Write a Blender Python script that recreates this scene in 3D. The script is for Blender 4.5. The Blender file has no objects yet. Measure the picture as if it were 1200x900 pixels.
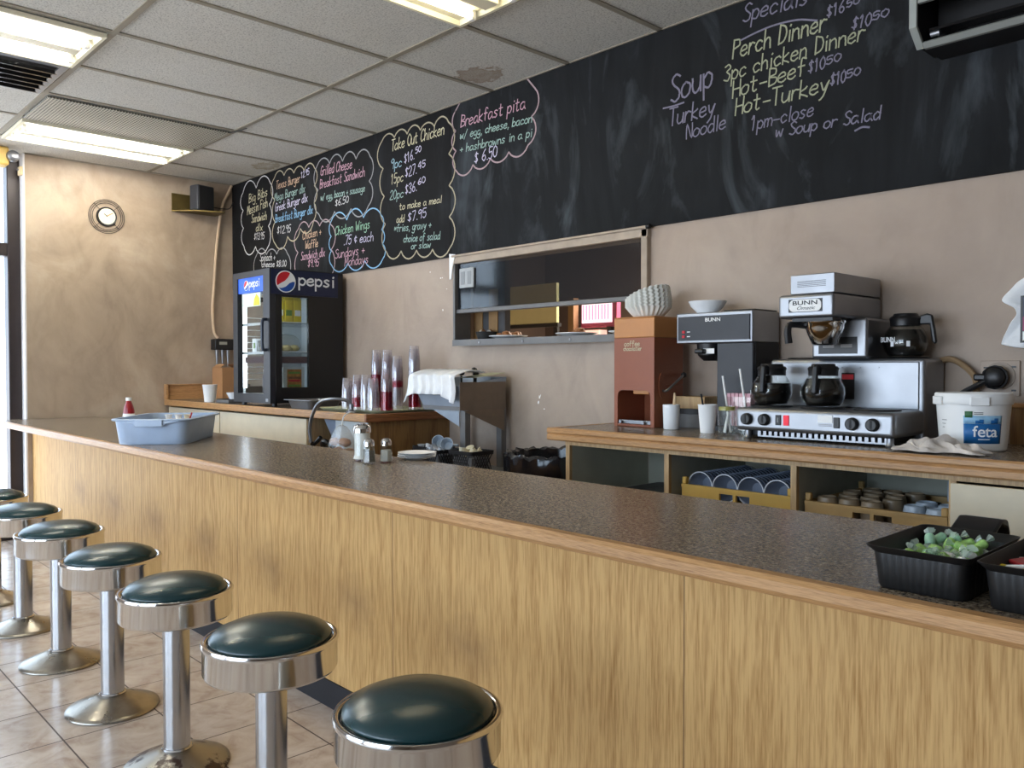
import bpy, bmesh, math, random
from mathutils import Vector, Matrix
random.seed(7)
S = bpy.context.scene
COL = S.collection
PI = math.pi

# ---------------------------------------------------------------- camera, light, exposure
cam_data = bpy.data.cameras.new('camera'); cam = bpy.data.objects.new('camera', cam_data); COL.objects.link(cam)
cam_data.sensor_width = 36; cam_data.lens = 29.275; cam_data.clip_start = .05
yaw, pitch, roll = math.radians(46.780), math.radians(1.187), math.radians(-.0506)
fw = Vector((-math.sin(yaw)*math.cos(pitch), math.cos(yaw)*math.cos(pitch), -math.sin(pitch)))
rt = Vector((math.cos(yaw), math.sin(yaw), 0)); up = rt.cross(fw)
rt, up = rt*math.cos(roll)+up*math.sin(roll), -rt*math.sin(roll)+up*math.cos(roll)
cm = Matrix((rt, up, -fw)).transposed().to_4x4(); cm.translation = (7.14, -3.30, 1.32)
cam.matrix_world = cm
S.camera = cam
W = bpy.data.worlds.new('sky'); S.world = W; W.use_nodes = True
def _sky():
    nt = W.node_tree; bg = nt.nodes['Background']
    tc = nt.nodes.new('ShaderNodeTexCoord'); sp = nt.nodes.new('ShaderNodeSeparateXYZ'); nt.links.new(tc.outputs['Generated'], sp.inputs[0])
    r = nt.nodes.new('ShaderNodeValToRGB'); mr = nt.nodes.new('ShaderNodeMapRange')
    mr.inputs['From Min'].default_value = -1; mr.inputs['From Max'].default_value = 1
    nt.links.new(sp.outputs[2], mr.inputs['Value']); nt.links.new(mr.outputs[0], r.inputs['Fac'])
    e = r.color_ramp.elements      # sunlit pavement below the horizon, hazy blue sky above it
    e[0].position = .47; e[0].color = (.93, .96, 1, 1); e[1].position = .53; e[1].color = (.70, .85, 1, 1)
    # sky strength shaped by direction to balance the windows: brighter towards -Y, dimmer towards -X
    m2 = nt.nodes.new('ShaderNodeMapRange'); m2.inputs['From Min'].default_value = -.3; m2.inputs['From Max'].default_value = -.95
    m2.inputs['To Min'].default_value = 2.6; m2.inputs['To Max'].default_value = 5.2
    nt.links.new(sp.outputs[1], m2.inputs['Value']); nt.links.new(m2.outputs[0], bg.inputs[1])
    nt.links.new(r.outputs[0], bg.inputs[0])
_sky()
def portal(loc, rot, sx, sy):
    d = bpy.data.lights.new('window_daylight', 'AREA'); d.shape = 'RECTANGLE'; d.size = sx; d.size_y = sy
    d.cycles.is_portal = True
    o = bpy.data.objects.new('window_daylight', d); COL.objects.link(o); o.location = loc; o.rotation_euler = rot
portal((-.2, -2.53, 1.5), (0, -PI/2, 0), 2.8, 1.7)
portal((2.1, -7.1, 1.5), (PI/2, 0, 0), 3.6, 2.6)
portal((5.75, -7.1, 1.5), (PI/2, 0, 0), 3.1, 2.6)
TUBE = 26.0
KITCHEN = 140.0
S.view_settings.view_transform = 'Standard'; S.view_settings.look = 'None'
S.view_settings.gamma = 1; S.view_settings.use_curve_mapping = False
S.view_settings.exposure = 0.85
S.cycles.max_bounces = 10; S.cycles.transparent_max_bounces = 24; S.cycles.use_denoising = True

# ---------------------------------------------------------------- materials
def lin(c): return tuple((v/255/12.92 if v/255 <= .04045 else ((v/255+.055)/1.055)**2.4) for v in c)
def new_mat(name):
    m = bpy.data.materials.new(name); m.use_nodes = True
    nt = m.node_tree; b = nt.nodes['Principled BSDF']
    return m, nt, b
def N(nt, t, **k):
    n = nt.nodes.new(t)
    for a, v in k.items():
        if a in n.inputs.keys() if isinstance(a, str) else False: n.inputs[a].default_value = v
        else: setattr(n, a, v)
    return n
def noise(nt, scale, detail=4, vec=None, rough=.55, dist=0):
    n = nt.nodes.new('ShaderNodeTexNoise'); n.inputs['Scale'].default_value = scale; n.inputs['Detail'].default_value = detail
    n.inputs['Roughness'].default_value = rough; n.inputs['Distortion'].default_value = dist
    if vec: nt.links.new(vec, n.inputs['Vector'])
    return n
def coords(nt, scale=(1, 1, 1), loc=(0, 0, 0), rot=(0, 0, 0), world=False):
    if world:
        g = nt.nodes.new('ShaderNodeNewGeometry').outputs['Position']
    else:
        g = nt.nodes.new('ShaderNodeTexCoord').outputs['Object']
    m = nt.nodes.new('ShaderNodeMapping'); m.inputs['Scale'].default_value = scale; m.inputs['Location'].default_value = loc
    m.inputs['Rotation'].default_value = rot
    nt.links.new(g, m.inputs['Vector']); return m.outputs['Vector']
def ramp(nt, fac, stops):
    r = nt.nodes.new('ShaderNodeValToRGB'); e = r.color_ramp.elements
    while len(e) < len(stops): e.new(.5)
    for i, (p, c) in enumerate(stops):
        e[i].position = p; e[i].color = (*c, 1) if len(c) == 3 else c
    nt.links.new(fac, r.inputs['Fac']); return r.outputs['Color']
def mixc(nt, fac, a, b, mode='MIX'):
    m = nt.nodes.new('ShaderNodeMix'); m.data_type = 'RGBA'; m.blend_type = mode
    for k, v in ((0, fac), (6, a), (7, b)):
        if isinstance(v, bpy.types.NodeSocket): nt.links.new(v, m.inputs[k])
        elif k == 0: m.inputs[0].default_value = v
        else: m.inputs[k].default_value = (*v, 1)
    return m.outputs[2]
def math_(nt, op, a, b=None):
    m = nt.nodes.new('ShaderNodeMath'); m.operation = op
    for i, v in enumerate((a, b)):
        if v is None: continue
        if isinstance(v, bpy.types.NodeSocket): nt.links.new(v, m.inputs[i])
        else: m.inputs[i].default_value = v
    return m.outputs[0]
def bump(nt, b, h, strength=.2, dist=.01):
    n = nt.nodes.new('ShaderNodeBump'); n.inputs['Strength'].default_value = strength; n.inputs['Distance'].default_value = dist
    nt.links.new(h, n.inputs['Height']); nt.links.new(n.outputs['Normal'], b.inputs['Normal'])
def mat(name, c, rough=.5, metal=0, var=.08, vs=14, bmp=0, bs=60, emit=0, rv=0, coat=0):
    m, nt, b = new_mat(name); c = lin(c)
    v = coords(nt); n = noise(nt, vs, 4, v)
    col = ramp(nt, n.outputs['Fac'], [(.3, tuple(x*(1-var) for x in c)), (.7, tuple(min(1, x*(1+var)) for x in c))])
    nt.links.new(col, b.inputs['Base Color']); b.inputs['Roughness'].default_value = rough; b.inputs['Metallic'].default_value = metal
    b.inputs['Coat Weight'].default_value = coat
    if rv:
        n2 = noise(nt, vs*.7, 5, v)
        nt.links.new(math_(nt, 'ADD', math_(nt, 'MULTIPLY', n2.outputs['Fac'], rv), rough-rv/2), b.inputs['Roughness'])
    if bmp: bump(nt, b, noise(nt, bs, 5, v).outputs['Fac'], bmp)
    if emit:
        b.inputs['Emission Color'].default_value = (*c, 1); b.inputs['Emission Strength'].default_value = emit
    return m
def clear(name, tint, gloss=.12, rough=.05, body=None, amount=0):
    """thin transparent plastic or glass: straight-through transmission with a Fresnel sheen and a little body colour"""
    m, nt, b = new_mat(name); nt.nodes.remove(b); out = nt.nodes['Material Output']
    t = nt.nodes.new('ShaderNodeBsdfTransparent')
    n = noise(nt, 9, 3, coords(nt)); tl = lin(tint)
    nt.links.new(ramp(nt, n.outputs['Fac'], [(.2, tuple(x*.94 for x in tl)), (.8, tl)]), t.inputs['Color'])
    g = nt.nodes.new('ShaderNodeBsdfGlossy'); g.inputs['Roughness'].default_value = rough
    s = t.outputs[0]
    if body:
        d = nt.nodes.new('ShaderNodeBsdfDiffuse'); d.inputs['Color'].default_value = (*lin(body), 1)
        mx = nt.nodes.new('ShaderNodeMixShader'); mx.inputs[0].default_value = amount
        nt.links.new(s, mx.inputs[1]); nt.links.new(d.outputs[0], mx.inputs[2]); s = mx.outputs[0]
    f = nt.nodes.new('ShaderNodeLayerWeight'); f.inputs['Blend'].default_value = .5   # same from either side of a thin wall
    fa = math_(nt, 'ADD', math_(nt, 'MULTIPLY', math_(nt, 'POWER', f.outputs['Facing'], 4.5), .85), .035+gloss*.06)
    mx = nt.nodes.new('ShaderNodeMixShader'); nt.links.new(fa, mx.inputs[0])
    nt.links.new(s, mx.inputs[1]); nt.links.new(g.outputs[0], mx.inputs[2]); nt.links.new(mx.outputs[0], out.inputs['Surface'])
    return m
def emission(name, c, s):
    m, nt, b = new_mat(name)
    b.inputs['Base Color'].default_value = (*lin(c), 1); b.inputs['Emission Color'].default_value = (*lin(c), 1); b.inputs['Emission Strength'].default_value = s
    return m
def oak(name, c1, c2, axis='Z', rough=.45, sc=1.0, cath=.35):
    """oak grain running along one axis"""
    m, nt, b = new_mat(name)
    st = {'Z': (1, 1, .05), 'X': (.05, 1, 1), 'Y': (1, .05, 1)}[axis]
    v = coords(nt, tuple(s*sc for s in st), world=True)
    fine = noise(nt, 230, 3, v); mid = noise(nt, 26, 4, v)
    v2 = coords(nt, tuple(s*sc*(1 if s == 1 else 4) for s in st), world=True)
    wv = nt.nodes.new('ShaderNodeTexWave'); wv.wave_type = 'BANDS'; wv.bands_direction = 'X' if axis == 'Z' else 'Z'
    wv.inputs['Scale'].default_value = 9; wv.inputs['Distortion'].default_value = 22; wv.inputs['Detail'].default_value = 2
    wv.inputs['Detail Scale'].default_value = .6
    nt.links.new(v2, wv.inputs['Vector'])
    h = math_(nt, 'ADD', math_(nt, 'MULTIPLY', fine.outputs['Fac'], .66), math_(nt, 'MULTIPLY', mid.outputs['Fac'], .34))
    h = math_(nt, 'ADD', math_(nt, 'MULTIPLY', h, 1-cath*.5), math_(nt, 'MULTIPLY', wv.outputs['Fac'], cath*.5))
    col = ramp(nt, h, [(.34, lin(c2)), (.56, lin(c1)), (.75, tuple(min(1, x*1.07) for x in lin(c1)))])
    nt.links.new(col, b.inputs['Base Color']); b.inputs['Roughness'].default_value = rough
    bump(nt, b, fine.outputs['Fac'], .06, .004)
    return m, nt, b, col

def plaster(name, ca, cb, cc, sc=1.6):
    m, nt, b = new_mat(name); v = coords(nt, world=True)
    n1 = noise(nt, sc, 6, v, .6, .8); n2 = noise(nt, sc*3.1, 5, coords(nt, (1, 1, .55), (3, 1, 7), (.5, .4, .2), True), .6, 1.2)
    c1 = ramp(nt, n1.outputs['Fac'], [(.36, lin(ca)), (.52, lin(cb)), (.66, lin(cc))])
    c2 = ramp(nt, n2.outputs['Fac'], [(.3, (.80, .79, .78)), (.5, (1, 1, 1)), (.72, (1.1, 1.1, 1.1))])
    nt.links.new(mixc(nt, .7, c1, c2, 'MULTIPLY'), b.inputs['Base Color'])
    b.inputs['Roughness'].default_value = .62
    n3 = noise(nt, 22, 6, v, .65)
    bump(nt, b, n3.outputs['Fac'], .22, .012)
    return m
m_wall_left = plaster('faux_suede_plaster', (154, 136, 118), (168, 149, 129), (180, 163, 144))
m_wall_back = plaster('tan_plaster', (164, 146, 131), (170, 153, 138), (176, 160, 145), 1.1)
m_wall_plain = mat('plain_wall_paint', (128, 112, 98), .7, var=.05, vs=3)
m_jamb = mat('white_jamb_paint', (222, 218, 216), .6, var=.03)
m_frame = mat('bronze_window_frame', (52, 44, 44), .4, .3, var=.1)
m_winglass = clear('window_glass', (250, 252, 255), .05, .02)

# ceiling board
m_ceil, nt, b = new_mat('ceiling_tile'); v = coords(nt, world=True)
nz = noise(nt, 120, 4, v, .7); nb = noise(nt, 1.4, 3, v)
c = ramp(nt, nz.outputs['Fac'], [(.32, lin((150, 148, 142))), (.5, lin((216, 214, 207))), (.8, lin((222, 220, 213)))])
c = mixc(nt, 1, c, ramp(nt, nb.outputs['Fac'], [(.3, (.93, .92, .9)), (.7, (1, 1, 1))]), 'MULTIPLY')
def stain(nt, col, cx, cy, rx, ry, tint, ring):
    p = coords(nt, (1/rx, 1/ry, 0), (-cx/rx, -cy/ry, 0), world=True)
    wob = noise(nt, 2.2, 4, p); ln = nt.nodes.new('ShaderNodeVectorMath'); ln.operation = 'LENGTH'; nt.links.new(p, ln.inputs[0])
    d = math_(nt, 'ADD', ln.outputs['Value'], math_(nt, 'MULTIPLY', math_(nt, 'SUBTRACT', wob.outputs['Fac'], .5), 1.9))
    f = ramp(nt, d, [(0, (ring*.7, ring*.7, ring*.7)), (.5, (.5, .5, .5)), (.8, (.72, .72, .72)), (1.02, (0, 0, 0))])
    return mixc(nt, f, col, lin(tint))
c = stain(nt, c, 3.62, -.24, .15, .12, (134, 108, 80), .9)
c = stain(nt, c, .86, -.12, .16, .1, (158, 142, 108), .2)
nt.links.new(c, b.inputs['Base Color']); b.inputs['Roughness'].default_value = .9
bump(nt, b, nz.outputs['Fac'], .35, .004)
m_tbar = mat('ceiling_grid_metal', (150, 142, 126), .55, var=.06)

# floor tile
TS = .3355
m_floor, nt, b = new_mat('beige_floor_tile'); v = coords(nt, world=True)
sx = nt.nodes.new('ShaderNodeSeparateXYZ'); nt.links.new(v, sx.inputs[0])
def tile_axis(o, off):
    f = math_(nt, 'FRACT', math_(nt, 'DIVIDE', math_(nt, 'SUBTRACT', o, off-100*TS), TS))
    return math_(nt, 'ABSOLUTE', math_(nt, 'SUBTRACT', f, .5)), math_(nt, 'FLOOR', math_(nt, 'DIVIDE', math_(nt, 'SUBTRACT', o, off-100*TS), TS))
dx, ix = tile_axis(sx.outputs[0], 3.254); dy, iy = tile_axis(sx.outputs[1], -2.458)
grout = math_(nt, 'GREATER_THAN', math_(nt, 'MAXIMUM', dx, dy), .4915)
wn = nt.nodes.new('ShaderNodeTexWhiteNoise'); cb = nt.nodes.new('ShaderNodeCombineXYZ'); nt.links.new(ix, cb.inputs[0]); nt.links.new(iy, cb.inputs[1]); nt.links.new(cb.outputs[0], wn.inputs['Vector'])
n1 = noise(nt, 9, 6, v, .62, .6)
c = ramp(nt, n1.outputs['Fac'], [(.3, lin((176, 156, 142))), (.48, lin((200, 185, 172))), (.68, lin((214, 203, 192)))])
c = mixc(nt, 1, c, ramp(nt, wn.outputs['Value'], [(0, (.92, .91, .9)), (1, (1.03, 1.02, 1.0))]), 'MULTIPLY')
c = mixc(nt, grout, c, lin((84, 70, 62)))
nt.links.new(c, b.inputs['Base Color'])
nt.links.new(math_(nt, 'ADD', math_(nt, 'MULTIPLY', grout, .5), .2), b.inputs['Roughness'])
bump(nt, b, math_(nt, 'SUBTRACT', math_(nt, 'MULTIPLY', n1.outputs['Fac'], .15), grout), .25, .003)

# oak panel with knee scuffs
m_panel, nt, b, col = oak('oak_laminate_panel', (206, 164, 106), (168, 124, 70), 'Z', .58, 1.0, .16); b.inputs['Specular IOR Level'].default_value = .25
for i in range(7):
    cx = 1.20+.66*i
    p = coords(nt, (1/.17, 0, 1/.12), (-cx/.17, 0, -(.50-.012*i)/.12), world=True)
    ln = nt.nodes.new('ShaderNodeVectorMath'); ln.operation = 'LENGTH'; nt.links.new(p, ln.inputs[0])
    wob = noise(nt, 1.6, 4, p)
    d = math_(nt, 'ADD', ln.outputs['Value'], math_(nt, 'MULTIPLY', math_(nt, 'SUBTRACT', wob.outputs['Fac'], .5), 1.4))
    f = ramp(nt, d, [(.0, (.34, .34, .34)), (1.15, (0, 0, 0))])
    col = mixc(nt, f, col, lin((112, 82, 60)))
sp = nt.nodes.new('ShaderNodeSeparateXYZ'); nt.links.new(coords(nt, world=True), sp.inputs[0])
fr = math_(nt, 'FRACT', math_(nt, 'DIVIDE', math_(nt, 'ADD', sp.outputs[0], .14), 1.22))
col = mixc(nt, math_(nt, 'LESS_THAN', fr, .0026), col, lin((120, 90, 60)))
nt.links.new(col, b.inputs['Base Color'])
m_oak = oak('oak_edge', (192, 146, 96), (148, 104, 62), 'X', .38, 2.4, .06)[0]
m_oak_y = oak('oak_edge_cross', (190, 144, 96), (148, 104, 62), 'Y', .4, 2.4, .06)[0]
m_oak_dark = oak('brown_oak_end_panel', (150, 112, 66), (118, 82, 46), 'Z', .5, 1.0, .3)[0]
m_oak_light = oak('pale_oak_edge', (196, 164, 118), (162, 126, 84), 'Z', .5, 1.0, .2)[0]
m_vinyl = mat('black_vinyl_base', (26, 26, 32), .6, var=.15)

# speckled laminate
m_lam, nt, b = new_mat('speckled_brown_laminate'); v = coords(nt, world=True)
na = noise(nt, 105, 4, v, .75); nb = noise(nt, 40, 4, v, .65)
c1 = ramp(nt, na.outputs['Fac'], [(.38, lin((56, 44, 34))), (.5, lin((122, 106, 86))), (.62, lin((190, 174, 150)))])
c1 = mixc(nt, .28, c1, ramp(nt, nb.outputs['Fac'], [(.35, lin((88, 74, 60))), (.65, lin((138, 120, 102)))]))
nt.links.new(c1, b.inputs['Base Color']); b.inputs['Roughness'].default_value = .26
b.inputs['Specular IOR Level'].default_value = .55

# chalkboard
m_board, nt, b = new_mat('chalkboard_slate'); v = coords(nt, world=True)
v2 = coords(nt, (1.0, 1, .22), (0, 0, 0), (0, .35, 0), True)
s1 = noise(nt, 3.0, 7, v2, .62, 1.6); s2 = noise(nt, 1.1, 4, v, .5, .5); s3 = noise(nt, 11, 5, coords(nt, (1, 1, .12), (5, 0, 2), (0, .15, 0), True), .6, .8)
f = math_(nt, 'MULTIPLY', s1.outputs['Fac'], s2.outputs['Fac'])
c = ramp(nt, f, [(.17, lin((18, 18, 19))), (.29, lin((29, 30, 32))), (.40, lin((66, 71, 76)))])
c = mixc(nt, math_(nt, 'MULTIPLY', s3.outputs['Fac'], .3), c, lin((48, 52, 56)))
s4 = noise(nt, 1.7, 9, coords(nt, (1, 1, .45), (2, 0, 5), (0, .5, 0), True), .58, 3.2)
c = mixc(nt, ramp(nt, s4.outputs['Fac'], [(.56, (0, 0, 0)), (.74, (.6, .6, .6))]), c, lin((84, 91, 96)))
# older chalk wiped in wide arcs, most of it on the right board; the left menu board was washed clean
sp = nt.nodes.new('ShaderNodeSeparateXYZ'); nt.links.new(v, sp.inputs[0])
clean = math_(nt, 'LESS_THAN', sp.outputs[0], 3.09)
c = mixc(nt, math_(nt, 'MULTIPLY', clean, .75), c, lin((23, 22, 23)))
nt.links.new(c, b.inputs['Base Color']); b.inputs['Roughness'].default_value = .75; b.inputs['Specular IOR Level'].default_value = .15

m_chrome = mat('worn_chrome', (228, 226, 224), .11, 1, var=.04, vs=6, rv=.12)
m_brushed = mat('brushed_post_metal', (196, 196, 198), .24, 1, var=.06, vs=8, rv=.14)
m_dull = mat('tarnished_base_metal', (166, 160, 150), .3, 1, var=.25, vs=12, rv=.2)
m_ss = mat('stainless_steel', (152, 154, 158), .42, 1, var=.05, vs=10, rv=.12)
m_ss_dark = mat('dull_grey_steel', (112, 111, 110), .5, .5, var=.1, vs=8)
m_galv = mat('galvanised_grey_steel', (150, 160, 172), .5, .35, var=.12, vs=9)
m_cushion = mat('dark_green_vinyl', (16, 52, 56), .27, var=.15, vs=5, bmp=.02, bs=30)
m_black = mat('black_plastic', (20, 20, 22), .4, var=.15)
m_black_soft = mat('black_matte', (24, 24, 26), .6, var=.15)
m_blackpan = mat('charcoal_enamel', (42, 44, 50), .45, var=.08)
m_fridge = mat('black_cooler_shell', (17, 17, 19), .38, var=.1)
m_liner = mat('white_liner', (206, 212, 212), .5, var=.04)
m_white = mat('white_plastic', (242, 242, 240), .45, var=.03)
m_porc = mat('white_porcelain', (242, 245, 247), .22, var=.03)
m_foam = mat('white_foam', (246, 246, 245), .7, var=.03, bmp=.05, bs=90)
m_cream = mat('cream_laminate', (222, 208, 180), .5, var=.04)
m_inner = mat('grey_cabinet_lining', (186, 186, 170), .6, var=.06)
m_tub = mat('grey_blue_plastic', (172, 190, 214), .42, var=.05, bmp=.03, bs=40)
m_brown = mat('brown_metal_enamel', (146, 84, 58), .36, var=.05)
m_tan = mat('tan_metal_enamel', (192, 132, 78), .38, var=.05)
m_red = mat('ketchup_red', (150, 22, 30), .3, var=.1)
m_yrack = mat('yellow_rack_plastic', (206, 166, 78), .5, var=.06)
m_tanrack = mat('tan_rack_plastic', (186, 150, 92), .5, var=.08)
m_mug_tan = mat('tan_stoneware', (150, 130, 104), .4, var=.06)
m_mug_blue = mat('pale_blue_stoneware', (178, 190, 202), .25, var=.04)
m_towel = mat('white_cotton', (238, 240, 242), .9, var=.05, vs=20, bmp=.25, bs=140)
m_rag = mat('off_white_rag', (206, 196, 186), .9, var=.14, vs=16, bmp=.25, bs=120)
m_paper = mat('filter_paper', (228, 228, 220), .85, var=.04)
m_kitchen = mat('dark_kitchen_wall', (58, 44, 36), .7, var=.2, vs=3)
m_green = mat('pale_green_board', (182, 182, 138), .6, var=.03)
m_navy = mat('navy_sign', (20, 30, 62), .4, var=.06)
m_logo_white = mat('logo_white', (236, 238, 240), .5, var=.01)
m_logo_red = mat('logo_red', (200, 30, 44), .5, var=.02)
m_logo_blue = mat('logo_blue', (24, 76, 160), .5, var=.02)
m_coffee = mat('black_coffee', (4, 3, 2), .3, var=.1)
m_cglass = clear('carafe_glass', (253, 254, 253), .1, .03)
m_clear = clear('clear_tumbler_plastic', (255, 254, 255), .8, .06, (240, 238, 248), .05)
m_ruby = clear('ruby_tumbler_plastic', (236, 136, 158), .5, .06, (176, 20, 60), .13)
m_bagplastic = clear('clear_bag_film', (246, 246, 246), .6, .2, (226, 226, 226), .07)
m_cupclear = clear('frosted_cup_plastic', (236, 240, 246), .8, .12, (176, 188, 208), .42)
m_pane = clear('smoky_serving_pane', (196, 198, 198), .0, .07, (78, 84, 92), .12)
m_cglass2 = clear('cooler_glass', (242, 246, 248), .0, .02)
m_sugar = mat('white_sugar', (236, 234, 228), .8, var=.03, bmp=.1, bs=220)
m_pepper = mat('grey_pepper', (120, 112, 98), .9, var=.4, vs=160)
m_salt = mat('salt_grains', (214, 210, 200), .9, var=.05)
m_food = mat('fried_food', (128, 82, 44), .6, var=.35, vs=30, bmp=.4, bs=40)
m_cardboard = mat('brown_cardboard', (168, 124, 84), .8, var=.06)
m_brass = mat('brass_bracket', (104, 88, 48), .5, .7, var=.15)
m_beigecable = mat('beige_conduit', (206, 180, 150), .5, var=.05)
CHALK = {k: mat('chalk_'+k, tuple(v*.72+.28*max(c) for v in c), .9, var=.12, vs=60) for k, c in dict(pink=(196, 140, 160), mint=(146, 184, 172), lilac=(198, 190, 222), cream=(206, 196, 152), aqua=(140, 186, 204), green=(140, 200, 160), white=(206, 204, 204), orange=(206, 160, 122), blue=(104, 168, 216), sand=(178, 164, 128), grey=(150, 150, 152), rose=(172, 140, 146), violet=(118, 113, 138), lime=(158, 163, 126)).items()}

# ---------------------------------------------------------------- mesh helpers
class MB:
    def __init__(s): s.b = bmesh.new()
    def box(s, x0, x1, y0, y1, z0, z1, taper=None):
        vs = [s.b.verts.new((x, y, z)) for z in (z0, z1) for x, y in ((x0, y0), (x1, y0), (x1, y1), (x0, y1))]
        if taper:
            cx, cy = (x0+x1)/2, (y0+y1)/2
            for v in vs[:4]: v.co.x = cx+(v.co.x-cx)*taper; v.co.y = cy+(v.co.y-cy)*taper
        for f in ((3, 2, 1, 0), (4, 5, 6, 7), (0, 1, 5, 4), (1, 2, 6, 5), (2, 3, 7, 6), (3, 0, 4, 7)): s.b.faces.new([vs[i] for i in f])
        return s
    def lathe(s, prof, n=32, c=(0, 0, 0), axis='Z', close=False, sx=1, sy=1):
        rings = []
        for r, z in prof:
            ring = []
            if r < 1e-6:
                ring = [s.b.verts.new(s._ax(0, 0, z, axis, c))]
            else:
                for k in range(n):
                    a = 2*PI*k/n; ring.append(s.b.verts.new(s._ax(r*math.cos(a)*sx, r*math.sin(a)*sy, z, axis, c)))
            rings.append(ring)
        pairs = list(zip(rings, rings[1:]))
        if close: pairs.append((rings[-1], rings[0]))
        for A, B in pairs:
            for k in range(n):
                a0, a1 = A[k % len(A)], A[(k+1) % len(A)]; b0, b1 = B[k % len(B)], B[(k+1) % len(B)]
                q = []
                for w in (a0, a1, b1, b0):
                    if w not in q: q.append(w)
                if len(q) > 2: s.b.faces.new(q)
        return s
    def _ax(s, x, y, z, axis, c):
        p = {'Z': (x, y, z), 'Y': (x, -z, y), 'X': (z, x, y)}[axis]
        return (p[0]+c[0], p[1]+c[1], p[2]+c[2])
    def cyl(s, r, z0, z1, n=24, c=(0, 0, 0), axis='Z', r2=None):
        return s.lathe([(0, z0), (r, z0), (r if r2 is None else r2, z1), (0, z1)], n, c, axis)
    def tube(s, pts, r, n=8, smooth=0):
        P = [Vector(p) for p in pts]
        if smooth: P = catmull(P, smooth)
        R = r if isinstance(r, (list, tuple)) else None
        rings = []; u = None
        for i, p in enumerate(P):
            t = (P[min(i+1, len(P)-1)]-P[max(i-1, 0)]).normalized()
            if u is None:
                u = t.orthogonal().normalized()
            else:
                u = (u-t*u.dot(t)); u = u.normalized() if u.length > 1e-6 else t.orthogonal().normalized()
            w = t.cross(u)
            rr = r if R is None else R[0]+(R[1]-R[0])*i/(len(P)-1)
            rings.append([s.b.verts.new(p+u*rr*math.cos(2*PI*k/n)+w*rr*math.sin(2*PI*k/n)) for k in range(n)])
        for A, B in zip(rings, rings[1:]):
            for k in range(n): s.b.faces.new((A[k], A[(k+1) % n], B[(k+1) % n], B[k]))
        s.b.faces.new(rings[0][::-1]); s.b.faces.new(rings[-1]); return s
    def prism(s, pts, y0, y1, plane='XZ'):
        """outline in a plane swept along the third axis"""
        def q(a, b, t): return {'XZ': (a, t, b), 'YZ': (t, a, b), 'XY': (a, b, t)}[plane]
        A = [s.b.verts.new(q(a, b, y0)) for a, b in pts]; B = [s.b.verts.new(q(a, b, y1)) for a, b in pts]
        s.b.faces.new(A); s.b.faces.new(B[::-1])
        for k in range(len(pts)):
            j = (k+1) % len(pts); s.b.faces.new((A[k], B[k], B[j], A[j]))
        return s
    def loft(s, loops, caps=(True, True)):
        R = [[s.b.verts.new(p) for p in L] for L in loops]
        for A, B in zip(R, R[1:]):
            n = len(A)
            for k in range(n): s.b.faces.new((A[k], A[(k+1) % n], B[(k+1) % n], B[k]))
        if caps[0]: s.b.faces.new(R[0][::-1])
        if caps[1]: s.b.faces.new(R[-1])
        return s
    def sheet(s, nx, ny, fn, thick=.004):
        """a cloth: a grid shaped by fn(u, v) with real thickness"""
        G = [[Vector(fn(i/nx, j/ny)) for i in range(nx+1)] for j in range(ny+1)]
        def nrm(i, j):
            a = G[j][min(i+1, nx)]-G[j][max(i-1, 0)]; b = G[min(j+1, ny)][i]-G[max(j-1, 0)][i]
            n = a.cross(b); return n.normalized() if n.length > 1e-9 else Vector((0, 0, 1))
        T = [[s.b.verts.new(G[j][i]) for i in range(nx+1)] for j in range(ny+1)]
        U = [[s.b.verts.new(G[j][i]-nrm(i, j)*thick) for i in range(nx+1)] for j in range(ny+1)]
        for j in range(ny):
            for i in range(nx):
                s.b.faces.new((T[j][i], T[j][i+1], T[j+1][i+1], T[j+1][i])); s.b.faces.new((U[j][i], U[j+1][i], U[j+1][i+1], U[j][i+1]))
        edge = [(j0, i0, j1, i1) for i in range(nx) for j0, i0, j1, i1 in ((0, i+1, 0, i), (ny, i, ny, i+1))] + [(j0, i0, j1, i1) for j in range(ny) for j0, i0, j1, i1 in ((j, 0, j+1, 0), (j+1, nx, j, nx))]
        for j0, i0, j1, i1 in edge: s.b.faces.new((T[j0][i0], T[j1][i1], U[j1][i1], U[j0][i0]))
        return s
    def ribbon(s, pts, w, o, rv, uv, dz=0):
        """flat stroke of width w in the plane o + a*rv + b*uv"""
        P = [Vector((a, b)) for a, b in pts]; L = []; R_ = []
        for i, p in enumerate(P):
            t = P[min(i+1, len(P)-1)]-P[max(i-1, 0)]
            t = t.normalized() if t.length > 1e-9 else Vector((1, 0))
            n = Vector((-t.y, t.x))*w/2; e = t*w*.4*(-1 if i == 0 else 1 if i == len(P)-1 else 0)
            for q, lst in ((p+n+e, L), (p-n+e, R_)): lst.append(s.b.verts.new(o+rv*q.x+uv*q.y))
        for i in range(len(P)-1): s.b.faces.new((R_[i], R_[i+1], L[i+1], L[i]))
        return s
    def build(s, name, m, parent=None, loc=None, bev=0, seg=2, ang=35, sub=0):
        bmesh.ops.recalc_face_normals(s.b, faces=s.b.faces)
        me = bpy.data.meshes.new(name); s.b.to_mesh(me); s.b.free()
        for mm in (m if isinstance(m, list) else [m]): me.materials.append(mm)
        me.polygons.foreach_set('use_smooth', [True]*len(me.polygons))
        me.set_sharp_from_angle(angle=math.radians(ang))
        o = bpy.data.objects.new(name, me); COL.objects.link(o)
        if parent: o.parent = parent
        if loc: o.location = loc
        if bev:
            d = o.modifiers.new('bevel', 'BEVEL'); d.width = bev; d.segments = seg; d.limit_method = 'ANGLE'; d.angle_limit = math.radians(40); d.harden_normals = False
        if sub:
            d = o.modifiers.new('subdivide', 'SUBSURF'); d.levels = sub; d.render_levels = sub
        return o
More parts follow.
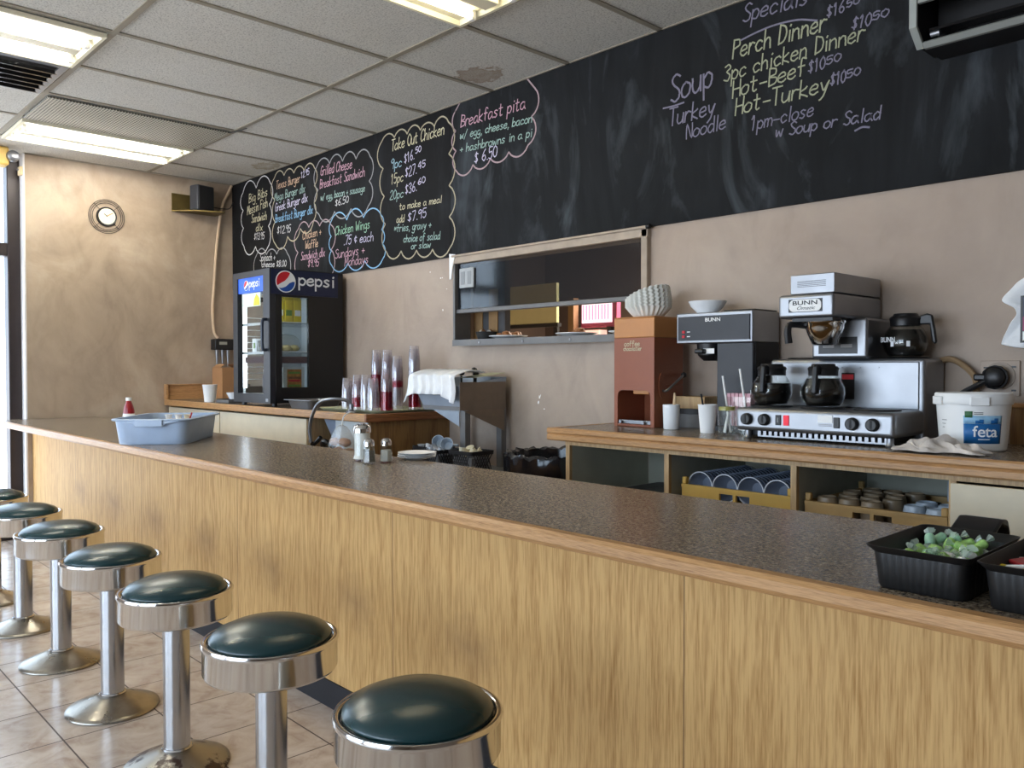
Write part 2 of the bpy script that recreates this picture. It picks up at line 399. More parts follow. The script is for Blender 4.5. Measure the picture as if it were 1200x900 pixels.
def catmull(P, k):
    out = []
    for i in range(len(P)-1):
        p0 = P[i-1] if i else P[0]*2-P[1]; p1, p2 = P[i], P[i+1]; p3 = P[i+2] if i+2 < len(P) else P[i+1]*2-P[i]
        for j in range(k):
            t = j/k
            out.append(.5*((2*p1)+(p2-p0)*t+(2*p0-5*p1+4*p2-p3)*t*t+(3*p1-p0-3*p2+p3)*t**3))
    out.append(P[-1]); return out
def rrect(w, l, r, z, n=5, c=(0, 0)):
    out = []
    for cx, cy, a0 in ((w/2-r, l/2-r, 0), (-w/2+r, l/2-r, PI/2), (-w/2+r, -l/2+r, PI), (w/2-r, -l/2+r, 1.5*PI)):
        for k in range(n+1):
            a = a0+PI/2*k/n; out.append((c[0]+cx+r*math.cos(a), c[1]+cy+r*math.sin(a), z))
    return out
def tag(o, label, cat, group=None, kind=None):
    o['label'] = label; o['category'] = cat
    if group: o['group'] = group
    if kind: o['kind'] = kind
    return o
def thing(name, label, cat, loc=(0, 0, 0), rz=0, group=None):
    o = bpy.data.objects.new(name, None); COL.objects.link(o); o.empty_display_size = .05
    o.location = loc; o.rotation_euler = (0, 0, rz); return tag(o, label, cat, group)
def dup(root, loc, rz=None, label=None, rot=None):
    r = root.copy(); COL.objects.link(r); r.location = loc
    if rz is not None: r.rotation_euler = (0, 0, rz)
    if rot is not None: r.rotation_euler = rot
    if label: r['label'] = label
    for ch in list(root.children):
        c = ch.copy(); COL.objects.link(c); c.parent = r
        for g in list(ch.children):
            d = g.copy(); COL.objects.link(d); d.parent = c
    return r
def struct(name, mb, m, bev=0):
    o = mb.build(name, m, bev=bev); o['kind'] = 'structure'; return o
def font(name, txt, size, m, parent, loc, rot, align='CENTER', shear=0, ext=.0006, off=0, sx=1):
    c = bpy.data.curves.new(name, 'FONT'); c.body = txt; c.size = size; c.align_x = align; c.align_y = 'CENTER'; c.extrude = ext; c.shear = shear; c.offset = off
    c.materials.append(m); tmp = bpy.data.objects.new(name, c); COL.objects.link(tmp); bpy.context.view_layer.update()
    me = bpy.data.meshes.new_from_object(tmp.evaluated_get(bpy.context.evaluated_depsgraph_get())); bpy.data.objects.remove(tmp)
    o = bpy.data.objects.new(name, me); COL.objects.link(o); o.parent = parent; o.location = loc; o.rotation_euler = rot; o.scale = (sx, 1, 1)
    return o
FRONT = (PI/2, 0, 0)            # faces -Y
SIDE = (PI/2, 0, PI/2)          # faces +X
ORD = ['first', 'second', 'third', 'fourth', 'fifth', 'sixth', 'seventh', 'eighth', 'ninth', 'tenth', 'eleventh', 'twelfth', 'thirteenth', 'fourteenth', 'fifteenth', 'sixteenth', 'seventeenth', 'eighteenth']

# handwriting: strokes on a grid, x-height 10, capitals 18
GLYPH = {'a': '9,9 5,10 1,7 1,2 4,0 8,3 9,9 9,3 11,0', 'b': '1,18 1,0|1,6 5,10 9,7 9,3 5,0 1,3', 'c': '9,8 6,10 2,8 1,4 4,0 9,2', 'd': '9,8 5,10 1,6 2,1 5,0 9,4|9,18 9,0', 'e': '1,5 8,6 8,9 5,10 1,7 1,2 5,0 9,2', 'f': '9,16 6,18 4,15 4,0|1,10 8,10', 'g': '9,8 5,10 1,7 2,2 6,1 9,5 9,10 9,-4 5,-7 1,-5', 'h': '1,18 1,0|1,6 5,10 8,8 9,0', 'i': '3,10 3,0|3,14 3.6,15', 'k': '1,18 1,0|8,10 1,5 9,0', 'l': '3,18 3,0', 'm': '1,10 1,0|1,7 4,10 6,8 6,0|6,7 9,10 12,8 12,0', 'n': '1,10 1,0|1,7 5,10 8,8 9,0', 'o': '5,10 1,7 1,2 5,0 9,3 9,8 5,10', 'p': '1,10 1,-7|1,7 5,10 9,7 8,2 5,0 1,2', 'r': '1,10 1,0|1,6 4,10 8,9', 's': '8,9 5,10 2,8 5,5 8,3 5,0 1,1', 't': '4,16 4,2 6,0 8,1|1,11 8,11', 'u': '1,10 1,3 4,0 8,3 9,10|9,10 9,0', 'v': '1,10 5,0 9,10', 'w': '1,10 3,0 6,8 9,0 12,10', 'x': '1,10 9,0|9,10 1,0', 'y': '1,10 4,2 9,10|9,10 5,-3 1,-7',
 'B': '1,18 1,0|1,18 8,16 8,11 1,9 9,7 9,2 1,0', 'C': '11,15 7,18 2,14 1,6 4,0 11,3', 'D': '1,18 1,0|1,18 8,15 10,8 7,2 1,0', 'F': '1,18 1,0|1,18 10,18|1,10 8,10', 'G': '10,15 6,18 2,14 1,5 5,0 10,3 10,8 6,8', 'H': '1,18 1,0|10,18 10,0|1,9 10,9', 'M': '1,0 2,18 6,6 11,18 12,0', 'N': '1,0 1,18 9,0 9,18', 'O': '6,18 1,13 1,5 6,0 11,5 11,13 6,18', 'P': '1,18 1,0|1,18 8,17 9,12 1,9', 'S': '10,16 6,18 2,15 4,11 9,7 9,2 5,0 1,2', 'T': '0,18 11,18|5,18 5,0', 'W': '0,18 3,0 7,12 10,0 13,18',
 '0': '5,18 1,13 1,5 5,0 9,5 9,13 5,18', '1': '2,14 5,18 5,0', '2': '1,14 5,18 9,14 6,7 1,0 10,0', '3': '1,16 6,18 9,14 4,10 9,6 6,0 1,2', '4': '7,0 7,18 1,6 10,6', '5': '9,18 2,18 2,10 7,11 9,5 5,0 1,2', '6': '8,18 3,12 1,5 5,0 9,4 6,9 1,6', '7': '1,18 9,18 4,0', '8': '5,10 1,14 5,18 9,14 1,4 5,0 9,4 5,10', '9': '9,15 5,18 1,14 4,10 9,14 9,15 8,0',
 '$': '9,14 5,16 2,13 5,9 8,5 5,2 1,4|5,18 5,0', '¢': '8,11 4,12 1,8 4,4 8,5|5,15 5,1', '.': '2,0 3,.6', ',': '3,1 2,-3', '+': '5,10 5,2|1,6 9,6', '*': '2,4 8,12|8,4 2,12|1,8 9,8', '-': '1,6 9,6', '/': '1,-2 8,18'}
WIDE = {'m': 14, 'w': 14, 'M': 14, 'W': 15, 'i': 6, 'l': 6, '.': 5, ',': 5, ' ': 8, 'r': 9, 'C': 12, 'O': 12, 'a': 12}
def strokes(txt):
    x = 0; out = []
    for ch in txt:
        w = WIDE.get(ch, 11)
        for st in GLYPH[ch].split('|') if ch != ' ' else ():
            pts = [Vector([float(v) for v in p.split(',')]) for p in st.split()]
            out.append([(x+p.x, p.y) for p in (catmull(pts, 4) if len(pts) > 2 else pts)])
        x += w
    return out, x-1

# ---------------------------------------------------------------- room
struct('floor', MB().box(-.3, 10.2, -7.2, 4.2, -.05, 0), m_floor)
struct('ceiling', MB().box(-.3, 10.2, -7.2, 0.15, 2.94, 2.99), m_ceil)
g = MB()
for k in range(-7, 10):
    x = 4.687+.605*k
    if 0 < x < 10: g.box(x-.015, x+.015, -7, 0, 2.934, 2.9395)
for k in range(6):
    y = -.75-1.17*k
    g.box(0, 10, y-.015, y+.015, 2.9335, 2.9395)
g.box(0, 10, -.022, 0, 2.934, 2.9395).box(0, .022, -1.65, 0, 2.934, 2.9395)
struct('trim_1', g, m_tbar)
# back wall with the serving opening x 3.125..4.62, z 1.452..2.005
w = MB().box(-.3, 3.125, 0, .14, 0, 2.94).box(4.62, 10.2, 0, .14, 0, 2.94).box(3.125, 4.62, 0, .14, 0, 1.452).box(3.125, 4.62, 0, .14, 2.005, 2.94)
struct('wall_back', w, m_wall_back)
struct('wall_left', MB().box(-.3, 0, -1.65, 0, 0, 2.94), m_wall_left)
struct('trim_2', MB().box(-.298, .002, -1.662, -1.65, 0, 2.94), m_jamb)
w = MB().box(-.3, 0, -7.2, -3.42, 0, 2.94)
struct('wall_left_corner', w, m_wall_plain)
struct('wall_right', MB().box(10.05, 10.2, -7.2, 0, 0, 2.94), m_wall_plain)
w = MB().box(-.3, .3, -7.2, -7.05, 0, 2.94).box(3.9, 4.2, -7.2, -7.05, 0, 2.94).box(7.3, 10.2, -7.2, -7.05, 0, 2.94)
for x0, x1 in ((.3, 3.9), (4.2, 7.3)): w.box(x0, x1, -7.2, -7.05, 0, .2).box(x0, x1, -7.2, -7.05, 2.8, 2.94)
struct('wall_front', w, m_wall_plain)
f = MB()
f.box(-.22, -.1, -1.748, -1.662, 0, 2.94)
f.box(-.22, -.1, -3.41, -3.33, 0, 2.94).box(-.22, -.1, -3.33, -1.748, 2.165, 2.262).box(-.22, -.1, -3.33, -1.748, 2.86, 2.94).box(-.22, -.1, -3.33, -1.748, 0, .1)
fo = struct('window_1', f, m_frame, .006)
gl = MB().box(-.165, -.157, -3.35, -1.74, .08, 2.88).build('pane', m_winglass, fo)
for nm, x0, x1 in (('window_2', .3, 3.9), ('window_3', 4.2, 7.3)):
    f = MB()
    for x in (x0, (x0+x1)/2-.04, x1-.08): f.box(x, x+.08, -7.16, -7.08, .2, 2.8)
    f.box(x0, x1, -7.16, -7.08, .2, .28).box(x0, x1, -7.16, -7.08, 2.72, 2.8)
    fo = struct(nm, f, m_frame, .006)
    MB().box(x0+.04, x1-.04, -7.125, -7.117, .24, 2.76).build('pane', m_winglass, fo)
# chips of missing paint on the back wall
p = MB()
for (x, z, sx, sz) in ((2.968, 1.883, .012, .008), (2.985, 1.884, .008, .008), (2.99, 1.68, .008, .014), (3.853, 1.15, .012, .02), (3.845, 1.12, .014, .018), (3.862, 1.16, .006, .012), (3.89, 1.085, .01, .008), (3.03, 1.81, .006, .006), (2.86, 1.93, .006, .012)):
    p.prism([(x+sx*.5*math.cos(a)*random.uniform(.7, 1.2), z+sz*.5*math.sin(a)*random.uniform(.7, 1.2)) for a in [k*PI/4 for k in range(8)]], -.0012, -.0002)
struct('trim_3', p, m_white)
# the kitchen behind the opening
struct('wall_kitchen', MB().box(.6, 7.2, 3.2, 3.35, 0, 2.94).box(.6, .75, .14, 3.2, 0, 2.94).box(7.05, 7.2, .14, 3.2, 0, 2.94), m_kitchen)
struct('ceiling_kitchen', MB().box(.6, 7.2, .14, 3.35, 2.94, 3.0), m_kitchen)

# ---------------------------------------------------------------- chalkboards
def chalkboard(x0, x1, label):
    t = thing('chalkboard', label, 'chalkboard', (0, 0, 0), 0, 'chalkboards along the top of the back wall')
    MB().box(x0, x1, -.014, -.0005, 2.004, 2.933).build('board', m_board, t)
    return t
menu = chalkboard(.004, 3.086, 'left chalkboard above the cooler covered in scalloped menu bubbles')
spec = chalkboard(3.09, 9.4, 'long smeared chalkboard over serving window with the dinner specials list')
BO = Vector((0, -.0155, 0)); RX = Vector((1, 0, 0)); UZ = Vector((0, 0, 1))
TEXT = [
 ('Breakfast pita', (3.186, 2.786), (3.757, 2.772), 0.072, 'pink'),
 ('w/ egg, cheese, bacon', (3.178, 2.715), (3.811, 2.684), 0.049, 'mint'),
 ('+ hashbrowns in a pi', (3.178, 2.632), (3.811, 2.604), 0.049, 'mint'),
 ('$ 6.50', (3.314, 2.54), (3.52, 2.548), 0.066, 'lilac'),
 ('Take Out Chicken', (2.456, 2.778), (3.028, 2.777), 0.074, 'cream'),
 ('9pc', (2.445, 2.66), (2.573, 2.655), 0.064, 'aqua'),
 ('$16.', (2.602, 2.666), (2.715, 2.68), 0.063, 'lilac'),
 ('50', (2.725, 2.711), (2.789, 2.716), 0.038, 'lilac'),
 ('15pc', (2.444, 2.556), (2.591, 2.555), 0.065, 'cream'),
 ('$27.', (2.611, 2.575), (2.742, 2.581), 0.063, 'lilac'),
 ('45', (2.752, 2.607), (2.834, 2.609), 0.042, 'lilac'),
 ('20pc', (2.433, 2.454), (2.591, 2.448), 0.06, 'mint'),
 ('$36.', (2.61, 2.462), (2.742, 2.47), 0.063, 'lilac'),
 ('60', (2.751, 2.502), (2.833, 2.511), 0.038, 'lilac'),
 ('to make a meal', (2.542, 2.37), (3.0, 2.355), 0.044, 'cream'),
 ('add', (2.512, 2.289), (2.599, 2.283), 0.049, 'cream'),
 ('$7.95', (2.637, 2.278), (2.841, 2.285), 0.058, 'lilac'),
 ('*fries, gravy +', (2.482, 2.229), (2.895, 2.208), 0.05, 'mint'),
 ('choice of salad', (2.589, 2.149), (2.982, 2.127), 0.048, 'mint'),
 ('or slaw', (2.674, 2.095), (2.885, 2.084), 0.043, 'mint'),
 ('Chicken Wings', (1.732, 2.293), (2.194, 2.293), 0.064, 'green'),
 ('.75 ¢ each', (1.849, 2.211), (2.236, 2.199), 0.064, 'lilac'),
 ('Sundays +', (1.73, 2.123), (2.128, 2.121), 0.065, 'pink'),
 ('Mondays', (1.859, 2.055), (2.171, 2.051), 0.064, 'pink'),
 ('Grilled Cheese', (1.529, 2.767), (1.968, 2.748), 0.071, 'pink'),
 ('Breakfast Sandwich', (1.516, 2.672), (2.133, 2.666), 0.067, 'pink'),
 ('w/ egg, bacon + sausage', (1.527, 2.58), (2.132, 2.558), 0.05, 'mint'),
 ('$6.50', (1.734, 2.506), (1.921, 2.511), 0.049, 'white'),
 ('Texas Burger', (0.827, 2.773), (1.219, 2.772), 0.065, 'orange'),
 ('12.95', (1.232, 2.796), (1.364, 2.807), 0.046, 'lilac'),
 ('Mega Burger dlx', (0.796, 2.68), (1.297, 2.68), 0.065, 'mint'),
 ('Greek Burger dlx', (0.809, 2.594), (1.336, 2.602), 0.066, 'lilac'),
 ('Breakfast Burger dlx', (0.808, 2.504), (1.412, 2.499), 0.065, 'blue'),
 ('$12.95', (0.836, 2.41), (1.064, 2.397), 0.059, 'white'),
 ('Big Bibs', (0.334, 2.732), (0.678, 2.746), 0.075, 'cream'),
 ('Messin Fish', (0.3, 2.634), (0.676, 2.655), 0.076, 'cream'),
 ('Sandwich', (0.379, 2.558), (0.66, 2.551), 0.068, 'cream'),
 ('dlx', (0.458, 2.475), (0.582, 2.468), 0.062, 'cream'),
 ('$13.95', (0.425, 2.407), (0.612, 2.393), 0.056, 'white'),
 ('Chicken +', (1.253, 2.314), (1.537, 2.321), 0.063, 'orange'),
 ('Waffle', (1.292, 2.237), (1.486, 2.237), 0.063, 'orange'),
 ('Sandwich dlx', (1.224, 2.157), (1.585, 2.156), 0.063, 'pink'),
 ('$9.95', (1.33, 2.095), (1.497, 2.087), 0.056, 'pink'),
 ('Spinach +', (0.532, 2.215), (0.804, 2.197), 0.062, 'white'),
 ('cheese $8.00', (0.562, 2.162), (0.99, 2.131), 0.049, 'white'),
 ('Specials', (5.132, 2.84), (5.44, 2.825), 0.083, 'violet'),
 ('Perch Dinner', (5.081, 2.693), (5.518, 2.694), 0.095, 'lime'),
 ('$16', (5.521, 2.741), (5.596, 2.745), 0.052, 'violet'),
 ('50', (5.603, 2.757), (5.658, 2.76), 0.03, 'violet'),
 ('3pc chicken Dinner', (5.038, 2.602), (5.677, 2.61), 0.084, 'lime'),
 ('$10', (5.625, 2.662), (5.703, 2.659), 0.054, 'violet'),
 ('50', (5.706, 2.675), (5.772, 2.675), 0.033, 'violet'),
 ('Hot-Beef', (5.082, 2.519), (5.434, 2.535), 0.087, 'lime'),
 ('$10', (5.442, 2.537), (5.516, 2.539), 0.056, 'violet'),
 ('50', (5.519, 2.552), (5.584, 2.555), 0.034, 'violet'),
 ('Hot-Turkey', (5.095, 2.44), (5.534, 2.444), 0.087, 'lime'),
 ('$10', (5.538, 2.461), (5.602, 2.462), 0.055, 'violet'),
 ('50', (5.605, 2.475), (5.664, 2.477), 0.034, 'violet'),
 ('1pm-close', (5.173, 2.356), (5.469, 2.358), 0.067, 'violet'),
 ('w Soup or Salad', (5.292, 2.303), (5.743, 2.285), 0.058, 'violet'),
 ('Soup', (4.748, 2.573), (4.984, 2.6), 0.137, 'violet'),
 ('Turkey', (4.739, 2.466), (4.994, 2.47), 0.089, 'violet'),
 ('Noodle', (4.836, 2.386), (5.052, 2.393), 0.075, 'violet'),
]
BUBBLES = [
 ([(0.221, 2.837), (0.724, 2.845), (0.671, 2.315), (0.23, 2.376)], (2, 3, 2, 3), 'white'),
 ([(0.799, 2.874), (1.442, 2.84), (1.424, 2.445), (0.806, 2.329)], (4, 3, 3, 3), 'sand'),
 ([(1.48, 2.852), (2.198, 2.791), (2.174, 2.45), (1.501, 2.481)], (4, 2, 3, 2), 'grey'),
 ([(1.187, 2.409), (1.673, 2.382), (1.681, 2.007), (1.169, 2.035)], (3, 2, 3, 2), 'rose'),
 ([(0.47, 2.271), (1.006, 2.233), (1.017, 2.04), (0.451, 2.084)], (3, 1, 3, 1), 'grey'),
 ([(1.673, 2.401), (2.331, 2.364), (2.35, 2.064), (1.682, 2.077)], (3, 3, 3, 3), 'blue'),
 ([(2.345, 2.869), (3.07, 2.842), (3.076, 2.058), (2.391, 2.106)], (5, 4, 4, 4), 'sand'),
 ([(3.137, 2.896), (3.832, 2.868), (3.777, 2.563), (3.144, 2.528)], (1, 2, 4, 3), 'rose'),
]
CHALK_LINES = [
 ([(4.709, 2.558), (4.768, 2.556), (4.826, 2.559)], 'violet'),
 ([(5.128, 2.763), (5.204, 2.775), (5.293, 2.781), (5.398, 2.771), (5.481, 2.743)], 'violet'),
 ([(5.645, 2.259), (5.673, 2.267), (5.7, 2.261)], 'violet'),
]

for txt, a, e, cap, k in TEXT:
    st, wd = strokes(txt)
    L = math.hypot(e[0]-a[0], e[1]-a[1]); sx = L/wd; cap *= .84 if k == 'lime' else .9 if k == 'violet' else 1; sz = cap/18; ang = math.atan2(e[1]-a[1], e[0]-a[0])
    ca, sa = math.cos(ang), math.sin(ang)
    m = MB(); ww = max(.0058, min(.0095, cap*.092))
    lift = random.uniform(0, .0012)
    for s_ in st:
        lift += .00006; q = []
        for x, y in s_:
            xx = x*sx+y*sz*.12+random.uniform(-1, 1)*.0012; yy = y*sz+random.uniform(-1, 1)*.0012
            q.append((a[0]+xx*ca-yy*sa, a[1]+xx*sa+yy*ca))
        m.ribbon(q, ww, BO-Vector((0, lift, 0)), RX, UZ)
    m.build('chalk_writing', CHALK[k], spec if a[0] > 4.5 or txt == '#' else menu if a[0] < 3.05 else spec)
def scallop(quad, n):
    tl, tr, br, bl = [Vector(q) for q in quad]; out = []
    cen = (tl+tr+br+bl)/4; cus = []
    for (p, q, k) in ((tl, tr, n[0]), (tr, br, n[1]), (br, bl, n[2]), (bl, tl, n[3])):
        for i in range(k): cus.append(p.lerp(q, i/k))
    for i, p in enumerate(cus):
        q = cus[(i+1) % len(cus)]; d = q-p; nv = Vector((-d.y, d.x)); nv = nv if nv.dot((p+q)/2-cen) > 0 else -nv
        h = random.uniform(.24, .34)
        for j in range(9):
            t = j/8; out.append(tuple(p+d*t+nv*h*math.sin(PI*t)**.7))
    out.append(out[0]); return out
for quad, n, k in BUBBLES:
    MB().ribbon(scallop(quad, n), .0095, BO+Vector((0, .0006, 0)), RX, UZ).build('chalk_bubble', CHALK[k], spec if quad[0][0] > 3.05 else menu)
for pts, k in CHALK_LINES:
    MB().ribbon([tuple(p) for p in catmull([Vector(p) for p in pts], 5)], .008, BO-Vector((0, .0025, 0)), RX, UZ).build('chalk_underline', CHALK[k], spec)

# ---------------------------------------------------------------- ceiling fixtures
m_tube = emission('fluorescent_tube', (255, 253, 248), TUBE)
m_tube_old = emission('yellowed_fluorescent_tube', (255, 244, 214), TUBE*.3)
m_trof = mat('white_troffer_enamel', (238, 232, 206), .5, var=.02)
def troffer(loc, w, l, label, m_tube=m_tube):
    t = thing('ceiling_light', label, 'ceiling light', loc, 0, 'fluorescent ceiling lights')
    # open pan hanging just under the grid: rim, sloped reflector, two tubes on end holders
    R = MB()
    def loop(iw, il, z): return [(-iw/2, -il/2, z), (iw/2, -il/2, z), (iw/2, il/2, z), (-iw/2, il/2, z)]
    R.loft([loop(w, l, -.001), loop(w, l, -.022), loop(w-.035, l-.035, -.022), loop(w-.06, l-.06, -.002), loop(w-.1, l-.1, -.001)], (False, False))
    R.build('frame', m_trof, t)
    MB().box(-w/2+.03, w/2-.03, -l/2+.03, l/2-.03, -.004, -.001).build('reflector', m_trof, t)
    for i, s_ in enumerate((-1, 1)):
        x = s_*w*.24
        MB().cyl(.016, -l/2+.06, l/2-.06, 14, (x, 0, -.024), 'Y').build('tube', m_tube, t)
        for e in (-1, 1):
            MB().box(x-.014, x+.014, e*(l/2-.05)-.012, e*(l/2-.05)+.012, -.046, -.003).build('lamp_holder', m_white, t, bev=.003)
    MB().box(-.045, .045, -l/2+.05, l/2-.05, -.03, -.003).build('ballast_cover', m_trof, t, bev=.004)
    return t
troffer((.737, -1.335, 2.933), .56, 1.12, 'lit fluorescent ceiling light nearest the tan end wall')
troffer((2.56, -2.505, 2.933), .56, 1.12, 'lit fluorescent ceiling light beside the metal air register')
troffer((4.38, -1.335, 2.933), .56, 1.12, 'fluorescent ceiling light cut by top edge above the chalkboard', m_tube_old)
t = thing('ceiling_register', 'square metal air register with tilted louvers in the ceiling', 'air vent', (1.953, -2.52, 2.933))
fr = MB()
for a in ((-.29, .29, -.57, -.53), (-.29, .29, .53, .57), (-.29, -.25, -.53, .53), (.25, .29, -.53, .53)): fr.box(*a, -.012, 0)
fr.build('frame', m_ss, t, bev=.003)
MB().box(-.26, .26, -.54, .54, -.004, -.001).build('backing', m_black_soft, t)
for k in range(6):
    x = -.21+.08*k
    MB().prism([(x+.030, -.040), (x+.026, -.041), (x+.004, -.033), (x-.010, -.018), (x-.016, -.006), (x-.012, -.006), (x-.004, -.018), (x+.008, -.030)], -.53, .53).build('louver', m_chrome, t)
t = thing('perforated_ceiling_panel', 'perforated metal grille panel in the ceiling beside a light', 'air vent', (1.34, -1.335, 2.933))
m_perf, nt, b = new_mat('perforated_metal'); v = coords(nt, world=True)
sp = nt.nodes.new('ShaderNodeSeparateXYZ'); nt.links.new(v, sp.inputs[0])
rx = math_(nt, 'ABSOLUTE', math_(nt, 'SUBTRACT', math_(nt, 'FRACT', math_(nt, 'DIVIDE', sp.outputs[0], .03)), .5))
ry = math_(nt, 'ABSOLUTE', math_(nt, 'SUBTRACT', math_(nt, 'FRACT', math_(nt, 'DIVIDE', sp.outputs[1], .018)), .5))
hole = math_(nt, 'MULTIPLY', math_(nt, 'LESS_THAN', rx, .36), math_(nt, 'LESS_THAN', ry, .30))
nt.links.new(mixc(nt, hole, lin((196, 192, 176)), lin((70, 66, 58))), b.inputs['Base Color']); b.inputs['Roughness'].default_value = .55
MB().box(-.285, .285, -.565, .565, -.012, -.001).build('panel', m_perf, t, bev=.003)
o = MB().tube([(1.50, -.99, 2.9305), (1.57, -.88, 2.925), (1.60, -.80, 2.9255), (1.68, -.755, 2.927), (1.80, -.735, 2.928)], .004, 6, 4).build('ceiling_wire', m_black, None)
tag(o, 'thin black wire drooping along the ceiling by the perforated panel', 'wire')

# ---------------------------------------------------------------- end wall things
t = thing('wall_clock', 'round wall clock with white face inside two thin wire rings', 'clock', (.001, -1.071, 2.53))
MB().lathe([(0, .018), (.062, .018), (.068, .022), (.075, .022), (.078, .012), (.078, 0), (0, 0)], 32, axis='X').build('case', m_black, t)
MB().cyl(.064, .0185, .0205, 32, axis='X').build('face', mat('clock_face', (226, 222, 198), .5, var=.02), t)
for r in (.135, .122, .108):
    pts = [(.012, r*math.cos(2*PI*k/48), r*math.sin(2*PI*k/48)) for k in range(48)]
    MB().tube(pts+[pts[0]], .0022, 6).build('wire_ring', m_black_soft, t)
for k in range(4):
    a = PI/4+k*PI/2
    MB().tube([(.012, .07*math.cos(a), .07*math.sin(a)), (.012, .135*math.cos(a), .135*math.sin(a))], .002, 6).build('wire_spoke', m_black_soft, t)
MB().prism([(-.005, -.004), (.045, .028), (.043, .033), (-.006, .003)], .021, .022, 'YZ').build('hand', m_tan, t)
MB().prism([(.003, -.004), (-.024, .016), (-.022, .020), (.004, .003)], .0222, .0232, 'YZ').build('hand', m_black, t)

t = thing('speaker_shelf', 'brass corner bracket shelf high on the end wall', 'shelf', (0, -.40, 2.64))
MB().box(.001, .008, -.15, .20, 0, .155).build('back_plate', m_brass, t, bev=.002)
MB().prism([(.009, -.15), (.009, .225), (.22, .225), (.25, .20), (.15, -.02)], 0, .008, 'XY').build('shelf_plate', m_brass, t)
t = thing('loudspeaker', 'small dark grey loudspeaker box standing on brass corner shelf', 'loudspeaker', (.095, -.325, 2.6485), .25)
MB().box(-.055, .055, -.085, .085, .004, .22).build('cabinet', mat('dark_grey_speaker', (50, 52, 58), .6, var=.08), t, bev=.012, seg=3)
MB().box(.0552, .062, -.075, .075, .014, .21).build('grille', m_black_soft, t, bev=.004)
for y in (-.05, .05): MB().cyl(.012, 0, .004, 12, (0, y, 0)).build('foot', m_black, t)
o = MB().tube([(.10, -.232, 2.70), (.07, -.12, 2.705), (.06, -.06, 2.72), (.06, -.03, 2.78)], .004, 6, 5).build('speaker_cable', m_black)
tag(o, 'black cable curving from loudspeaker to the room corner', 'cable')
o = MB().tube([(.03, -.032, 2.925), (.03, -.06, 2.86), (.03, -.115, 2.745), (.03, -.15, 2.55), (.03, -.178, 2.29), (.03, -.20, 2.0), (.03, -.213, 1.84), (.03, -.205, 1.66), (.035, -.19, 1.60), (.045, -.17, 1.575)], .013, 8, 5).build('conduit_hose', m_beigecable)
tag(o, 'beige hose running down the corner from ceiling to dispenser', 'hose')
t = thing('emergency_light', 'yellow emergency light box with clear lamp head above the window', 'emergency light', (.08, -1.85, 2.80))
MB().box(-.075, .06, -.12, .07, 0, .135).build('housing', mat('aged_yellow_plastic', (214, 176, 92), .5, var=.05), t, bev=.015, seg=3)
MB().lathe([(0, 0), (.03, .004), (.044, .03), (.04, .055), (.02, .068), (0, .07)], 20, (.03, .092, .07), 'X').build('lamp_head', m_ss, t)
MB().cyl(.012, .06, .10, 12, (.02, 0, .07), 'Y').build('swivel', m_white, t) if False else MB().box(.0, .03, .068, .085, .06, .085).build('swivel', m_white, t, bev=.004)
t = thing('door_contact', 'small beige sensor box on white jamb beside the window', 'sensor', (-.02, -1.674, 2.77))
MB().box(-.03, .03, -.012, .011, 0, .065).build('case', mat('aged_beige_plastic', (206, 184, 140), .5, var=.05), t, bev=.004)
MB().cyl(.008, .0, .01, 12, (0, -.012, .04), 'Y').build('screw', m_ss, t)

# ---------------------------------------------------------------- serving window
t = thing('serving_window', 'smoky sliding pane in a steel frame over the serving opening', 'serving window', (3.87, 0, 1.66))
fr = MB().box(-.745, .755, -.03, .1, .295, .342).box(-.745, .755, -.042, -.03, .335, .348)
fr.build('head_rail', mat('painted_tan_rail', (172, 156, 138), .6, var=.12), t, bev=.003)
MB().box(.715, .752, -.03, .1, -.173, .335).build('side_rail', mat('painted_tan_rail_side', (166, 150, 132), .6, var=.1), t, bev=.003)
MB().box(-.745, -.725, -.03, .1, -.173, .295).build('side_rail', m_ss_dark, t, bev=.003)
MB().box(-.725, .715, -.005, .001, .012, .297).build('pane', m_pane, t)
MB().box(-.745, .715, -.018, .012, -.012, .014).build('bottom_rail', m_ss_dark, t, bev=.004)
MB().cyl(.012, .0, .02, 12, (.755, -.036, .342), 'X').build('end_cap', m_black, t)
t = thing('pass_shelf', 'grey steel shelf along the bottom of the serving opening', 'shelf', (3.87, 0, 1.452))
MB().prism([(-.07, -.006), (-.064, -.006), (-.064, .026), (.28, .026), (.28, .032), (-.07, .032)], -.70, .79, 'YZ').build('shelf_plate', m_ss_dark, t)
for x in (-.45, -.08, .28): MB().cyl(.006, .0, .004, 10, (x, -.07, .012), 'Y').build('rivet', m_ss, t)
o = MB().prism([(3.098, 2.02), (3.155, 2.012), (3.128, 1.93), (3.118, 1.862), (3.10, 1.862)], -.036, -.031).build('tape_strip', m_white); tag(o, 'torn white tape hanging at upper left corner of serving window', 'tape')
t = thing('wall_outlet', 'white double outlet plate at upper left of the smoky serving pane', 'outlet', (3.24, -.006, 1.862))
MB().box(-.066, .066, -.012, 0, -.06, .06).build('plate', mat('outlet_plate_plastic', (168, 172, 174), .45), t, bev=.004)
for x in (-.03, .03):
    MB().box(x-.018, x+.018, -.014, -.012, -.04, .04).build('socket', mat('socket_face', (140, 144, 146), .5), t, bev=.004)
o = MB().box(3.10, 3.40, .155, .2, 1.478, 2.5).build('kitchen_post', mat('kitchen_post_paint', (66, 66, 68), .6, var=.2)); o['kind'] = 'structure'; o.name = 'trim_4'
struct('trim_5', MB().box(3.26, 3.34, .148, .154, 1.484, 1.80).box(3.10, 3.20, .148, .154, 1.484, 1.70), mat('kitchen_oak', (150, 118, 78), .6, var=.1))
t = thing('notice_board', 'pale green board on kitchen wall behind the serving opening', 'board', (2.45, 1.24, 1.78))
